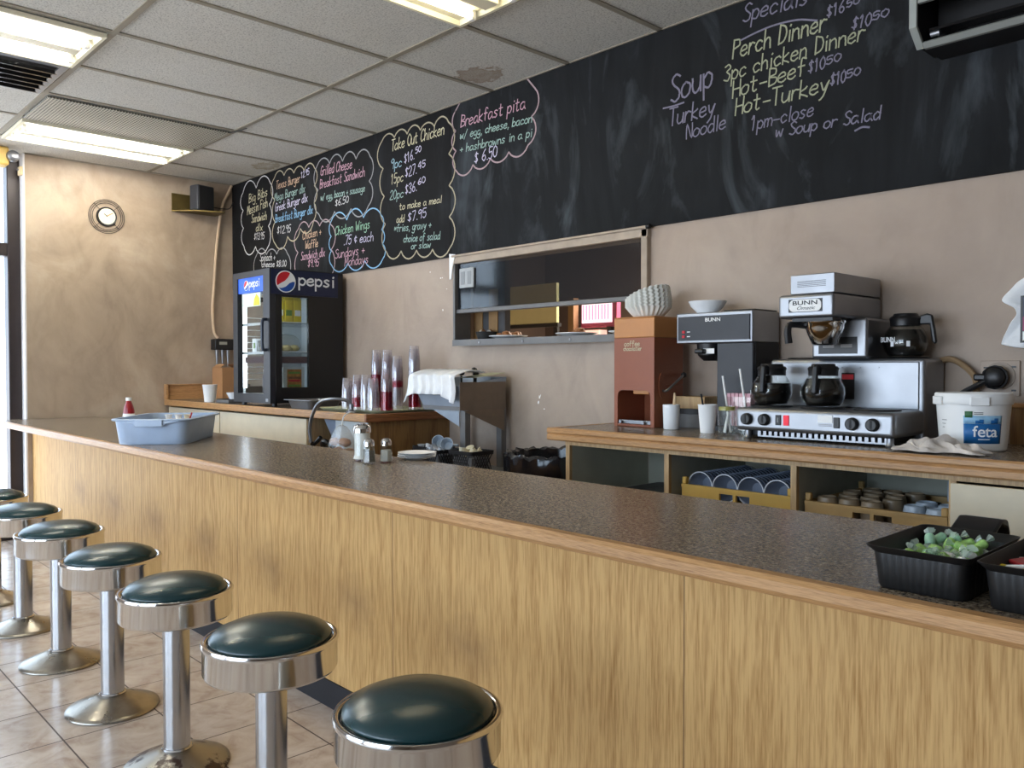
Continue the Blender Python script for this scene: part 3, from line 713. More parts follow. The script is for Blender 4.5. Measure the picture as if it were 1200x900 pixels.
MB().box(-.31, .36, -.015, .015, -.13, .17).build('panel', m_green, t, bev=.003)
MB().box(-.33, .38, -.02, .02, -.158, -.132).build('lower_rail', m_black_soft, t)
MB().box(-.30, -.26, .016, .04, -1.78, .1).box(.30, .34, .016, .04, -1.78, .1).build('stand', m_black_soft, t)
m_glow = emission('pink_lit_panel', (250, 222, 236), .62)
m_glow2 = emission('pink_lit_stripe', (222, 120, 178), .45)
t = thing('lit_menu_sign', 'bright pink-white lit panel in kitchen behind the serving opening', 'lit sign', (2.70, 1.82, 1.76))
MB().box(-.18, .20, .002, .05, -.12, .11).build('case', mat('pink_frame', (150, 70, 100), .6), t)
MB().box(-.165, .155, -.004, .002, -.085, .10).build('lit_face', m_glow, t)
for k in range(9): MB().box(-.15+.033*k, -.143+.033*k, -.006, -.004, -.06, .06).build('stripe', m_glow2, t)
MB().box(-.18, .07, -.06, .05, -.24, -.145).build('lower_lit_box', emission('pale_pink_lit', (255, 196, 180), .6), t)
MB().box(-.17, -.13, .0, .05, -1.76, -.24).box(.10, .14, .0, .05, -1.76, -.12).build('stand', m_black_soft, t)
struct('trim_6', MB().box(2.47, 2.53, 1.72, 1.78, 0, 1.88), mat('kitchen_jamb', (110, 80, 54), .6, var=.1))
d = bpy.data.lights.new('kitchen_fill_light', 'AREA'); d.size = .5; d.energy = KITCHEN; d.color = (1, .86, .7)  # unseen area light without a fixture, added to brighten the kitchen
o = bpy.data.objects.new('kitchen_fill_light', d); COL.objects.link(o); o.location = (3.4, 2.2, 2.88)
def food_plate(x, y, label, seed):
    t = thing('food_plate', label, 'plate of food', (x, y, 1.4845), 0, 'plates waiting on the pass shelf')
    MB().lathe([(0, 0), (.06, 0), (.07, .004), (.115, .016), (.117, .02), (.113, .021), (.07, .010), (0, .008)], 32).build('plate', m_porc, t)
    r = random.Random(seed)
    for k in range(7):
        a = r.uniform(0, 2*PI); d = r.uniform(0, .065); s = r.uniform(.018, .03)
        MB().lathe([(0, -s*.6), (s*.8, -s*.3), (s, 0), (s*.75, s*.5), (0, s*.7)], 9, (d*math.cos(a), d*math.sin(a), .012+s*.6)).build('food_piece', m_food, t)
food_plate(3.50, .09, 'plate heaped with fried food leftmost on the steel pass shelf', 1)
food_plate(4.05, .09, 'middle plate with fried food on the steel pass shelf', 4)
food_plate(4.42, .10, 'rightmost plate on pass shelf half hidden by brown grinder', 9)
t = thing('fried_food_basket', 'dark basket of scraps at far left of the pass shelf', 'basket', (3.30, .09, 1.4845))
MB().lathe([(0, 0), (.05, 0), (.065, .05), (.062, .05), (.048, .004), (0, .004)], 16).build('basket', m_black_soft, t)
for k in range(6): MB().lathe([(0, -.014), (.015, 0), (0, .014)], 8, (.03*math.cos(k), .03*math.sin(k), .05+.004*(k % 2))).build('scrap', m_food if k % 2 else m_white, t)

# ---------------------------------------------------------------- wall unit top right
t = thing('wall_air_unit', 'grey-framed open air unit hung on chalkboard at upper right', 'air unit', (5.94, 0, 2.44))
def prof(i, z0): return [(-.2+i, .50), (-.25+i, .49), (-.25+i, .07), (-.175+i, .012), (-.016, .012)]
m_end = mat('grey_unit_end', (156, 162, 158), .5)
for x0, x1 in ((0, .026), (1.264, 1.29)):
    MB().prism([(-.25, .495), (-.25, .07), (-.178, .012), (-.168, .024), (-.236, .078), (-.236, .495)], x0, x1, 'YZ').build('end_frame', m_end, t, bev=.002)
    MB().prism([(-.2355, .485), (-.2355, .079), (-.167, .026), (-.016, .026), (-.016, .485)], x0+.002, x1-.002, 'YZ').build('end_plate', m_black_soft, t)
sh = mat('grey_unit_paint', (150, 154, 150), .5, var=.06)
MB().prism([(-.25, .150), (-.25, .495), (-.016, .495), (-.016, .485), (-.235, .485), (-.235, .150)], .03, 1.26, 'YZ').build('upper_cover', sh, t)
MB().prism([(-.196, .028), (-.178, .0125), (-.162, .0125), (-.184, .036)], .0262, 1.2638, 'YZ').build('lower_lip', sh, t)
MB().box(.0262, 1.2638, -.161, -.016, .0125, .025).build('underside', m_black_soft, t)  # black colour stands in for the shadow under the unit
MB().box(.03, 1.26, -.06, -.016, .03, .48).build('inner_back', m_black_soft, t)
MB().prism([(-.20, .07), (-.193, .063), (-.08, .085), (-.08, .10)], .05, 1.25, 'YZ').build('vane', m_black, t)
MB().cyl(.012, 0, .03, 12, (.05, -.18, .055), 'X').build('pivot', m_ss, t)

# ---------------------------------------------------------------- front counter
t = thing('lunch_counter', 'long lunch counter with oak front panel along the row of stools', 'counter', (0, 0, 0))
MB().box(.002, 8.6, -1.62, -1.19, .105, .882).build('front_panel', m_panel, t)
MB().box(.002, 8.6, -1.625, -1.19, .0, .104).build('vinyl_base', m_vinyl, t)
MB().box(.002, 8.6, -1.84, -1.17, .8825, .925).build('worktop', m_lam, t, bev=.002)
MB().prism([(-1.8405, .882), (-1.858, .884), (-1.866, .895), (-1.866, .914), (-1.858, .923), (-1.8405, .9255)], .002, 8.6, 'YZ').build('oak_nosing', m_oak, t)

# ---------------------------------------------------------------- stools
def stool(x, label, first=[None]):
    loc = (x, -2.235, 0)
    if first[0]: return dup(first[0], loc, random.uniform(0, 6), label)
    t = thing('counter_stool', label, 'stool', loc, 0, 'row of round counter stools'); first[0] = t
    MB().lathe([(0, 0), (.163, 0), (.168, .004), (.166, .009), (.152, .016), (.10, .038), (.062, .053), (.05, .058), (0, .058)], 48).build('base', m_dull, t, ang=50)
    MB().lathe([(0, .0582), (.047, .0582), (.049, .062), (.046, .066), (.042, .067), (.042, .492), (0, .492)], 36).build('post', m_brushed, t)
    MB().lathe([(0, .49), (.12, .49), (.165, .494), (.174, .498), (.178, .505), (.178, .572), (.181, .576), (.182, .582), (.179, .588), (.172, .589), (.166, .585), (.164, .578), (.12, .575), (0, .575)], 56).build('seat_ring', m_chrome, t, ang=50)
    MB().lathe([(0, .5755), (.12, .5755), (.158, .579), (.163, .586), (.161, .593), (.148, .606), (.11, .622), (.06, .631), (.025, .6335), (0, .634)], 56).build('cushion', m_cushion, t, ang=80)
    return t
for x, l in ((5.712, 'green-topped chrome counter stool nearest the camera, cut off at the bottom'), (5.046, 'second nearest green counter stool, its post running off the picture'), (4.382, 'third nearest green counter stool, with the rust-spotted base'), (3.745, 'middle green counter stool of the row, fourth from either end'), (3.06, 'third green counter stool from the window end of the row'), (2.40, 'second green counter stool from the window end of the row'), (1.73, 'farthest green counter stool, at the window end, mostly out of frame')):
    st = stool(x, l)
    if x == 4.382:      # this one's base is spotted with rust
        bs = [c for c in st.children if c.name.startswith('base')][0]; bs.data = bs.data.copy()
        m_rust, nt, b = new_mat('rusted_base_metal'); v = coords(nt); n1 = noise(nt, 22, 5, v, .65); n2 = noise(nt, 7, 3, v)
        f = ramp(nt, math_(nt, 'MULTIPLY', n1.outputs['Fac'], n2.outputs['Fac']), [(.27, (0, 0, 0)), (.33, (1, 1, 1))])
        nt.links.new(mixc(nt, f, lin((166, 160, 150)), lin((58, 36, 26))), b.inputs['Base Color']); b.inputs['Roughness'].default_value = .36
        nt.links.new(math_(nt, 'SUBTRACT', 1.0, f), b.inputs['Metallic']); bs.data.materials[0] = m_rust

# ---------------------------------------------------------------- back counter, left
ZT = 1.045
t = thing('back_counter', 'left back counter with cream fronts carrying the cooler and cups', 'counter', (0, 0, 0))
MB().box(.022, 3.055, -.615, -.002, 1.003, ZT).build('worktop', m_lam, t, bev=.002)
MB().box(.022, 3.07, -.635, -.6155, .998, ZT+.001).build('front_edge', m_oak, t, bev=.006)
MB().box(3.0555, 3.08, -.6355, -.002, .998, ZT+.001).build('end_edge', oak('brown_oak_end_edge', (150, 96, 56), (112, 66, 36), 'Y', .4, 1.3, .2)[0], t, bev=.006)
MB().box(3.03, 3.055, -.59, -.002, 0, 1.0025).build('end_panel', m_oak_dark, t)
MB().box(.022, 3.03, -.03, -.002, 0, 1.0).box(.03, 3.03, -.56, -.03, .08, .1).build('carcass', m_inner, t)
for x in (.022, 2.35, 2.69): MB().box(x, x+.022, -.59, -.03, 0, 1.0025).build('divider', m_oak_light, t)
for x0, x1 in ((.05, 1.04), (1.055, 2.345)):
    d = MB().box(x0, x1, -.607, -.589, .30, .985).build('door', m_cream, t, bev=.003)
MB().box(2.69, 3.04, -.60, -.5905, .30, 1.0).build('filler_panel', m_liner, t)
# low splash along the end wall
t = thing('oak_splash', 'low oak backsplash board on end of left back counter', 'backsplash', (0, 0, ZT+.0015))
MB().box(.001, .021, -.60, -.04, 0, .118).build('board', m_oak_y, t)
MB().box(.001, .035, -.605, -.04, .1185, .128).build('cap', m_oak_y, t, bev=.002)
MB().box(.001, .05, -.628, -.606, 0, .128).build('end_stop', m_oak_y, t, bev=.003)
# sink hung in the open bay
t = thing('sink_basin', 'grey-blue sink basin hanging under left back counter', 'sink', (2.535, -.34, .86))
MB().loft([rrect(.22, .3, .06, 0), rrect(.28, .40, .08, .125), rrect(.30, .42, .085, .142), rrect(.28, .40, .08, .142), rrect(.25, .37, .07, .12), rrect(.21, .29, .06, .01)], (True, True)).build('bowl', m_tub, t)
MB().cyl(.03, -.12, 0, 16).build('drain', m_black, t)
o = MB().tube([(2.52, -.34, .73), (2.48, -.44, .75), (2.46, -.54, .80), (2.52, -.585, .85), (2.59, -.57, .83), (2.63, -.50, .74), (2.62, -.36, .60), (2.62, -.33, .12)], .018, 8, 5).build('drain_hose', m_black); o.parent = t; o.location = (-2.535, .34, -.86)
t = thing('spray_hose', 'curved chrome spray hose arching over front of left back counter', 'faucet', (2.86, -.596, ZT+.0025))
MB().lathe([(0, 0), (.03, 0), (.03, .008), (.014, .02), (.014, .05), (0, .05)], 16).build('base', m_ss, t)
MB().tube([(0, 0, .05), (-.02, -.03, .075), (-.08, -.10, .08), (-.16, -.13, .05), (-.24, -.13, -.04), (-.27, -.125, -.12), (-.265, -.12, -.19)], .011, 10, 6).build('hose', m_ss, t)
MB().tube([(-.265, -.12, -.19), (-.255, -.105, -.20), (-.20, -.09, -.155)], .013, 8, 4).build('spray_head', m_black, t)
t = thing('hotel_pan', 'shallow stainless pan on left back counter before cooler', 'pan', (2.14, -.43, ZT+.001), .02)
MB().loft([rrect(.26, .22, .03, 0), rrect(.29, .26, .04, .05), rrect(.35, .30, .045, .053), rrect(.35, .30, .045, .056), rrect(.28, .25, .04, .055), rrect(.25, .21, .03, .006)]).build('pan', m_ss, t)

# ---------------------------------------------------------------- drinks cooler
t = thing('drinks_cooler', 'tall black countertop drinks cooler with glass door and lit sign', 'cooler', (1.312, -.615, ZT+.002))
W_, D_, H0, H1 = .563, .575, .022, .948
for x in (.05, .51):
    for y in (.06, .5): MB().cyl(.018, 0, .022, 12, (x, y, 0)).build('foot', m_black, t)
wy0, wy1, wz0, wz1 = .09, .295, .13, .757   # side windows
y0 = .045
sh = MB().box(0, W_, y0, D_, H0, .07).box(0, W_, y0, D_, .80, H1).box(0, W_, D_-.03, D_, .07, .80)
for a, b_ in ((0, .025), (W_-.025, W_)):
    sh.box(a, b_, y0, wy0, .07, .80).box(a, b_, wy1, D_-.03, .07, .80).box(a, b_, wy0, wy1, .07, wz0).box(a, b_, wy0, wy1, wz1, .80)
sh.build('cabinet', m_fridge, t)
ln = MB().box(.026, W_-.026, y0, D_-.031, .071, .08).box(.026, W_-.026, D_-.04, D_-.031, .08, .79).box(.026, W_-.026, y0, D_-.031, .79, .799)
for a, b_ in ((.026, .031), (W_-.031, W_-.026)):
    ln.box(a, b_, wy1+.01, D_-.04, .08, .79).box(a, b_, y0, wy0-.012, .08, .79)
ln.build('liner', m_liner, t)
m_lamp = emission('cooler_lamp', (240, 248, 255), 6.5)
MB().box(.04, .06, .055, .075, .12, .76).build('lamp', m_lamp, t)
MB().box(W_-.056, W_-.044, .052, .07, .10, .77).build('lamp', m_lamp, t)  # extra light added out of sight behind the door frame to brighten the shelves
for a in (.006, W_-.011):
    MB().box(a, a+.005, wy0, wy1, wz0, wz1).build('side_pane', m_cglass2, t)
for a in (W_, -.003):
    tr = MB()
    for q in ((wy0-.012, wy0, wz0-.012, wz1+.012), (wy1, wy1+.012, wz0-.012, wz1+.012), (wy0, wy1, wz0-.012, wz0), (wy0, wy1, wz1, wz1+.012)): tr.box(a, a+.003, *q)
    tr.build('window_trim', m_black, t)
for z in (.37, .575):
    s_ = MB().box(.034, W_-.034, .06, D_-.05, z, z+.006).build('shelf', m_cglass2, t)
    MB().box(.034, W_-.034, .05, .0595, z-.006, z+.012).box(W_-.045, W_-.034, .06, .5, z+.007, z+.012).build('shelf_edge', m_white, s_)
MB().box(.034, W_-.034, .06, D_-.05, .30, .345).build('drawer_tray', mat('maroon_tray', (80, 50, 58), .5), t)
for k in range(11):
    MB().box(.034, .05, .08, .30, .18+.045*k, .185+.045*k).build('shelf_clip', m_white, t)
# door with glass, header strip and handle
dr = MB().box(0, W_, 0, .04, H0, .085).box(0, W_, 0, .04, .905, H1).box(0, .072, 0, .04, .085, .905).box(W_-.095, W_, 0, .04, .085, .905).build('door', mat('black_door_frame', (34, 36, 42), .35), t)
MB().box(.072, W_-.095, .016, .022, .085, .80).build('glass', m_cglass2, dr)
hd = MB().box(.072, W_-.095, .008, .034, .80, .905).build('header_strip', mat('blue_header', (34, 82, 190), .4, emit=.5), dr)
MB().tube([(W_-.045, -.001, .60), (W_-.045, -.03, .59), (W_-.045, -.034, .50), (W_-.045, -.03, .40), (W_-.045, -.001, .39)], .011, 8, 5).build('handle', mat('handle_dark_blue', (40, 50, 66), .35), dr)
MB().box(W_-.06, W_-.025, -.003, 0, .035, .055).build('badge', m_ss, dr)
def globe(o, rv, uv, r, parent, lift):
    """round red, white and blue roundel as flat inlays on a sign"""
    nrm = rv.cross(uv)
    def disc(pts, m, k, nm):
        q = MB(); A = [q.b.verts.new(o+rv*a*r+uv*b*r+nrm*(lift*k)) for a, b in pts]; q.b.faces.new(A)
        B = [q.b.verts.new(v.co-nrm*lift*.8) for v in A]
        for i in range(len(A)): j = (i+1) % len(A); q.b.faces.new((A[i], B[i], B[j], A[j]))
        q.build(nm, m, parent)
    C_ = [(math.cos(2*PI*k/40), math.sin(2*PI*k/40)) for k in range(40)]
    disc(C_, m_logo_white, 1, 'roundel')
    R_ = .9
    def arc(a0, a1, n=20): return [(R_*math.cos(math.radians(a0+(a1-a0)*k/n)), R_*math.sin(math.radians(a0+(a1-a0)*k/n))) for k in range(n+1)]
    disc(arc(62, 205)+[(-.5, -.16), (-.1, .06), (.2, .36), (.36, .62)], m_logo_red, 1.6, 'roundel_red')
    disc(arc(222, 362)+[(.68, .02), (.38, -.12), (0, -.46), (-.38, -.60)], m_logo_blue, 1.6, 'roundel_blue')
def lettering(txt, o, rv, uv, width, xh, ww, m, parent, nm):
    st, wd = strokes(txt); q = MB(); nrm = rv.cross(uv)
    for i, s_ in enumerate(st): q.ribbon([(x*width/wd, y*xh/10) for x, y in s_], ww, o+nrm*(.0002*(i % 3)), rv, uv)
    return q.build(nm, m, parent)
sg = MB().box(W_+.0005, W_+.006, .012, .53, .752+.02, H1-.006).build('side_sign', m_navy, t)
Yv, Zv = Vector((0, 1, 0)), Vector((0, 0, 1))
globe(Vector((W_+.0065, .117, .861)), Yv, Zv, .076, sg, .0012)
lettering('pepsi', Vector((W_+.0085, .213, .845)), Yv, Zv, .288, .047, .0125, m_logo_white, sg, 'sign_lettering')
globe(Vector((.20, .0075, .852)), Vector((1, 0, 0)), Zv, .036, hd, .0012)
lettering('pepsi', Vector((.245, .006, .838)), Vector((1, 0, 0)), Zv, .16, .032, .008, m_logo_white, hd, 'header_lettering')
MB().box(.12, .40, .0135, .0155, .70, .795).build('door_sticker', mat('pale_sticker', (214, 226, 214), .6), dr)
MB().prism([(.30, .705), (.39, .705), (.385, .755), (.345, .785), (.31, .75)], .0115, .0133).build('lemon_picture', mat('lemon_yellow', (210, 200, 60), .6), dr)
# what stands inside the cooler
CX, CY, CZ = 1.312, -.615, ZT+.002
m_ycart = mat('yellow_carton', (222, 196, 40), .5, var=.1); m_green2 = mat('green_print', (110, 150, 60), .6)
for k in range(3):
    b_ = thing('juice_carton', 'yellow carton on top shelf of cooler, %s from the door' % ['first', 'second', 'third'][k], 'carton', (CX+.46, CY+.115+.068*k, CZ+.5825), 0, 'yellow cartons in cooler')
    MB().box(-.03, .03, -.03, .03, 0, .16).build('carton', m_ycart, b_, bev=.003)
    MB().prism([(-.03, .1605), (.03, .1605), (0, .19)], -.03, .03).build('gable', m_ycart, b_)
    MB().box(.0305, .032, -.022, .022, .05, .09).build('print', m_green2 if k % 2 else m_white, b_)
b_ = thing('bread_bag', 'clear bag of yellowish rolls on the middle cooler shelf', 'bag of food', (CX+.42, CY+.20, CZ+.3775))
MB().loft([rrect(.10, .18, .03, 0), rrect(.14, .21, .05, .05), rrect(.12, .18, .05, .10), rrect(.05, .08, .02, .13)]).build('bag', m_bagplastic, b_, sub=1)
for k in range(3): MB().lathe([(0, .004), (.03, .012), (.036, .03), (.025, .048), (0, .054)], 14, (.0, -.06+.06*k, 0)).build('roll', mat('pale_roll', (214, 196, 130), .7), b_)
b_ = thing('burger_box', 'box with a burger picture at bottom of cooler by side window', 'box', (CX+.48, CY+.20, CZ+.0815))
MB().box(-.04, .04, -.085, .085, 0, .19).build('box', m_liner, b_, bev=.002)
MB().box(.0405, .042, -.05, .06, .012, .175).build('picture', mat('burger_picture', (176, 120, 50), .6, var=.5, vs=24), b_)
for z, m in ((.15, m_green2), (.115, m_food), (.095, m_logo_red), (.06, m_green2)): MB().box(.0422, .0432, -.04, .05, z-.007, z+.008).build('picture_band', m, b_)
MB().box(.0422, .0432, -.045, .05, .02, .042).build('caption', m_black, b_)
b_ = thing('jam_jar', 'dark jar with white lid behind the cooler door, bottom left', 'jar', (CX+.30, CY+.13, CZ+.0815))
MB().lathe([(0, 0), (.045, 0), (.05, .01), (.05, .13), (.04, .15), (0, .15)], 20).build('jar', mat('dark_jam', (60, 50, 60), .3), b_)
MB().cyl(.044, .1505, .175, 20).build('lid', m_white, b_)
b_ = thing('meat_pack', 'orange and pink wrapped pack beside the jar in cooler', 'pack', (CX+.40, CY+.12, CZ+.0815))
MB().loft([rrect(.08, .09, .02, 0), rrect(.10, .10, .03, .05), rrect(.10, .09, .03, .09), rrect(.06, .05, .02, .11)]).build('lower_pack', mat('pink_pack', (196, 120, 104), .5, var=.3, vs=30), b_)
MB().loft([rrect(.09, .06, .02, .111), rrect(.10, .07, .02, .13), rrect(.07, .05, .02, .15)]).build('upper_pack', mat('orange_pack', (206, 150, 84), .5, var=.3, vs=30), b_)
b_ = thing('white_carton', 'small white box on middle shelf behind the cooler door', 'box', (CX+.15, CY+.12, CZ+.3775))
MB().box(-.035, .035, -.03, .03, 0, .10).build('box', m_white, b_, bev=.002); MB().box(-.012, .012, -.032, -.0305, .03, .07).build('print', m_green2, b_)
b_ = thing('deli_tub', 'clear lidded deli tub on middle shelf behind the cooler door', 'container', (CX+.272, CY+.14, CZ+.3775))
MB().loft([rrect(.13, .10, .02, 0), rrect(.15, .12, .025, .085), rrect(.146, .116, .025, .085), rrect(.126, .096, .02, .004)]).build('tub', m_bagplastic, b_)
MB().loft([rrect(.155, .125, .027, .0855), rrect(.155, .125, .027, .095)]).build('lid', m_white, b_)

# ---------------------------------------------------------------- small things at the far corner
t = thing('drink_dispenser', 'black wall dispenser with hanging nozzles left of the cooler', 'dispenser', (.001, -.135, 1.44))
MB().box(0, .10, -.085, .085, .03, .125).build('housing', m_black, t, bev=.006)
MB().box(.1005, .102, -.05, .02, .075, .10).build('display', mat('grey_display', (150, 150, 140), .5), t)
for k in range(3): MB().lathe([(0, .029), (.014, .029), (.014, 0), (.008, -.06), (.006, -.11), (0, -.11)], 12, (.05, -.05+.05*k, 0)).build('nozzle', m_ss, t)
t = thing('cardboard_carton', 'brown cardboard carton on back counter left of cooler', 'box', (.16, -.15, ZT+.0005), .05)
MB().box(-.09, .09, -.085, .085, 0, .27).build('carton', m_cardboard, t, bev=.003)
for s_ in (-1, 1): MB().prism([(s_*.085, .27), (s_*.09, .27), (s_*.05, .30), (s_*.045, .298)], -.07, .07, 'YZ').build('flap', m_cardboard, t)
def foam_cup(loc, h, r, label, stick=None, name='foam_cup'):
    t = thing(name, label, 'cup', loc)
    MB().lathe([(0, 0), (r*.72, 0), (r*.74, .004), (r*.97, h-.006), (r, h-.004), (r, h), (r*.93, h), (r*.68, .008), (0, .008)], 24).build('cup', m_foam, t)
    for q in (stick or []): MB().tube([q[0], q[1]], q[2], 6).build(q[3], q[4], t)
    return t
foam_cup((.70, -.53, ZT+.0005), .135, .058, 'white foam cup alone near far end of left back counter')
t = thing('drip_tray', 'small dark grill tray on counter beside the cooler door', 'tray', (1.0, -.50, ZT+.0005))
MB().box(-.11, .12, -.07, .07, 0, .025).build('tray', m_ss_dark, t, bev=.004)
MB().box(-.10, .11, -.06, .06, .0255, .03).build('grill', m_black, t)
t = thing('sugar_bowl', 'small white bowl on the dark grill tray', 'bowl', (1.06, -.50, ZT+.031))
MB().lathe([(0, 0), (.03, 0), (.055, .05), (.052, .05), (.028, .005), (0, .005)], 20).build('bowl', m_porc, t)
t = thing('sauce_bottle', 'small dark red bottle behind the lone foam cup', 'bottle', (.72, -.22, ZT+.0005))
MB().lathe([(0, 0), (.035, 0), (.035, .07), (.014, .10), (.014, .115), (0, .115)], 16).build('bottle', mat('dark_sauce', (70, 24, 22), .3), t)
MB().cyl(.016, .1155, .135, 14).build('cap', m_black, t)

# ---------------------------------------------------------------- tray of tumblers
t = thing('serving_tray', 'pale green cafeteria tray under the stacked plastic tumblers', 'tray', (2.695, -.290, ZT+.0015))
MB().loft([rrect(.66, .46, .05, 0), rrect(.70, .50, .06, .014), rrect(.695, .495, .06, .014), rrect(.65, .45, .05, .004)]).build('tray', mat('pale_green_tray', (206, 212, 178), .5, var=.03), t)
def tumbler_mesh():
    return MB().lathe([(.0275, .1175), (0, .1175), (0, .1205), (.0282, .1205), (.0298, .117), (.0375, .004), (.0375, 0), (.0367, 0), (.0291, .1145), (.0275, .1175)], 22)
tum = {}
def tumbler(loc, kind, label, grp):
    if kind not in tum:
        tum[kind] = tumbler_mesh().build('tumbler', m_ruby if kind == 'red' else m_clear, None)
        o = tum[kind]
    else:
        o = tum[kind].copy(); COL.objects.link(o)
    o.location = loc; tag(o, label, 'tumbler', grp); return o
STK = [('front row leftmost', 2.60, -.46, 'ccccc'), ('front row second', 2.705, -.45, 'ccrrrc'), ('front row third', 2.815, -.46, 'cccccc'), ('front row fourth', 2.905, -.47, 'ccccc'), ('front row rightmost', 2.975, -.42, 'ccrrrrrr'), ('back row leftmost', 2.53, -.19, 'cccrrrrrrrrrrr'), ('back row second', 2.65, -.19, 'cccrrrrrrrrrrr'), ('back row third', 2.775, -.20, 'cccrrccccccc'), ('back row fourth', 2.955, -.20, 'ccccccrrrrrrrrc')]
for nm, x, y, seq in STK:
    n = len(seq); z = ZT+.0062
    for i, k in enumerate(reversed(seq)):
        j = n-1-i; col = 'red' if k == 'r' else 'clear'
        tumbler((x, y, z+.020*i), col, '%s plastic tumbler, %s from top of the %s stack on green tray' % (col, ORD[j], nm), 'tumblers stacked on the green tray')
for i in range(4):
    tumbler((2.975, -.105, ZT+.0062+.020*i), 'clear', 'clear tumbler, %s from top of short stack behind white towel' % ORD[3-i], 'tumblers stacked on the green tray')
t = thing('ladle', 'bent beige-handled ladle standing at the left of tumbler tray', 'ladle', (2.30, -.21, ZT+.0005))
MB().lathe([(0, 0), (.03, .004), (.045, .03), (.042, .03), (.028, .008), (0, .006)], 16).build('bowl', m_ss, t)
MB().tube([(.042, 0, .028), (.06, 0, .08), (.05, 0, .14), (.02, 0, .18)], .008, 8, 5).build('handle', mat('beige_handle', (186, 160, 124), .5), t)

# ---------------------------------------------------------------- steel stand with bin and towel
t = thing('steel_bin_stand', 'grey steel stand with sloped bin between back counter and trash can', 'stand', (3.42, -.20, 0))
L = [[(-.14, -.165, 1.075), (.215, -.165, 1.075), (.215, .13, 1.115), (-.14, .13, 1.115)], [(-.20, -.20, 1.215), (.215, -.20, 1.215), (.215, .15, 1.262), (-.20, .15, 1.262)]]
I = [[(-.19, -.19, 1.215), (.209, -.19, 1.215), (.209, .14, 1.262), (-.19, .14, 1.262)], [(-.13, -.155, 1.085), (.209, -.155, 1.085), (.209, .12, 1.122), (-.13, .12, 1.122)]]
MB().loft(L+I).build('bin', m_galv, t, ang=20)
MB().box(-.15, .214, -.172, -.166, 1.078, 1.10).build('front_flange', m_ss_dark, t)
MB().box(.2155, .2195, -.20, .14, 1.08, 1.235).build('side_panel', mat('taupe_steel', (126, 112, 98), .5, .5, var=.08), t)
for x, y in ((.195, -.14), (.195, .13), (-.13, .13)):
    MB().box(x-.025, x+.018, y-.018, y-.012, 0, 1.11).box(x+.012, x+.018, y-.012, y+.02, 0, 1.11).build('leg', m_ss_dark, t)
MB().prism([(-.165, 1.074), (.13, 1.11), (.13, .955)], .214, .218, 'YZ').build('gusset', mat('taupe_steel_gusset', (132, 116, 100), .5, .5, var=.08), t)
MB().prism([(-.06, 1.074), (.17, 1.074), (.17, .99)], -.165, -.161).build('gusset', m_galv, t)
sh = MB().box(-.20, .45, -.34, .14, .735, .745).build('lower_shelf', m_ss_dark, t)
# white towel draped over the bin
def towel_fn(u, v):
    # u along x, v from the front hem up over the rim to the back
    x = 3.205+.42*u
    w = .012*math.sin(u*38)+.006*math.sin(u*71+1)
    if v < .45:
        k = v/.45; hem = 1.165-.05*max(0, u-.72)/.28-.06*max(0, .12-u)/.12
        return (x+.012*math.sin(v*9)-(.05*(1-k) if u < .1 else 0), -.425-.012*(1-k)+w*.7, hem+(1.275-hem)*k)
    k = (v-.45)/.55; s = math.sin(PI*k)
    return (x, -.425+.22*k+w*.2, 1.275+.018*s+.004*math.sin(u*25)+.02*k)
o = MB().sheet(44, 22, towel_fn, .007).build('draped_towel', m_towel, sub=1); tag(o, 'white pleated towel draped over front of the steel bin', 'towel')
for k, (x, y) in enumerate(((3.36, -.16), (3.44, -.13), (3.50, -.17))):
    t = thing('serving_utensil', ['leftmost', 'middle', 'rightmost'][k]+' black-knobbed utensil sticking out of steel bin behind the towel', 'utensil', (x, y, 1.125), 0, 'utensils in the steel bin')
    MB().tube([(0, 0, 0), (.004, .0, .14)], .006, 8).build('handle', m_black, t)
    MB().lathe([(0, -.02), (.016, -.012), (.021, 0), (.016, .014), (0, .02)], 12, (.004, 0, .16+.012*(k == 1))).build('knob', m_black, t)
for k in range(3):
    o = MB().box(-.06, .06, -.09, .09, 0, .003).build('paper_sheet', mat('paper_sheet_%d' % k, ((214, 206, 176), (222, 214, 190), (206, 204, 170))[k], .8, var=.03)); o.location = (3.545, -.16+.01*k, 1.2665+.0036*k); o.rotation_euler = (.11, 0, .05); o.location.x += .02*k-.02
    tag(o, ['bottom', 'middle', 'top'][k]+' loose cream sheet on rear of the steel bin', 'paper', 'cream sheets on the steel bin')
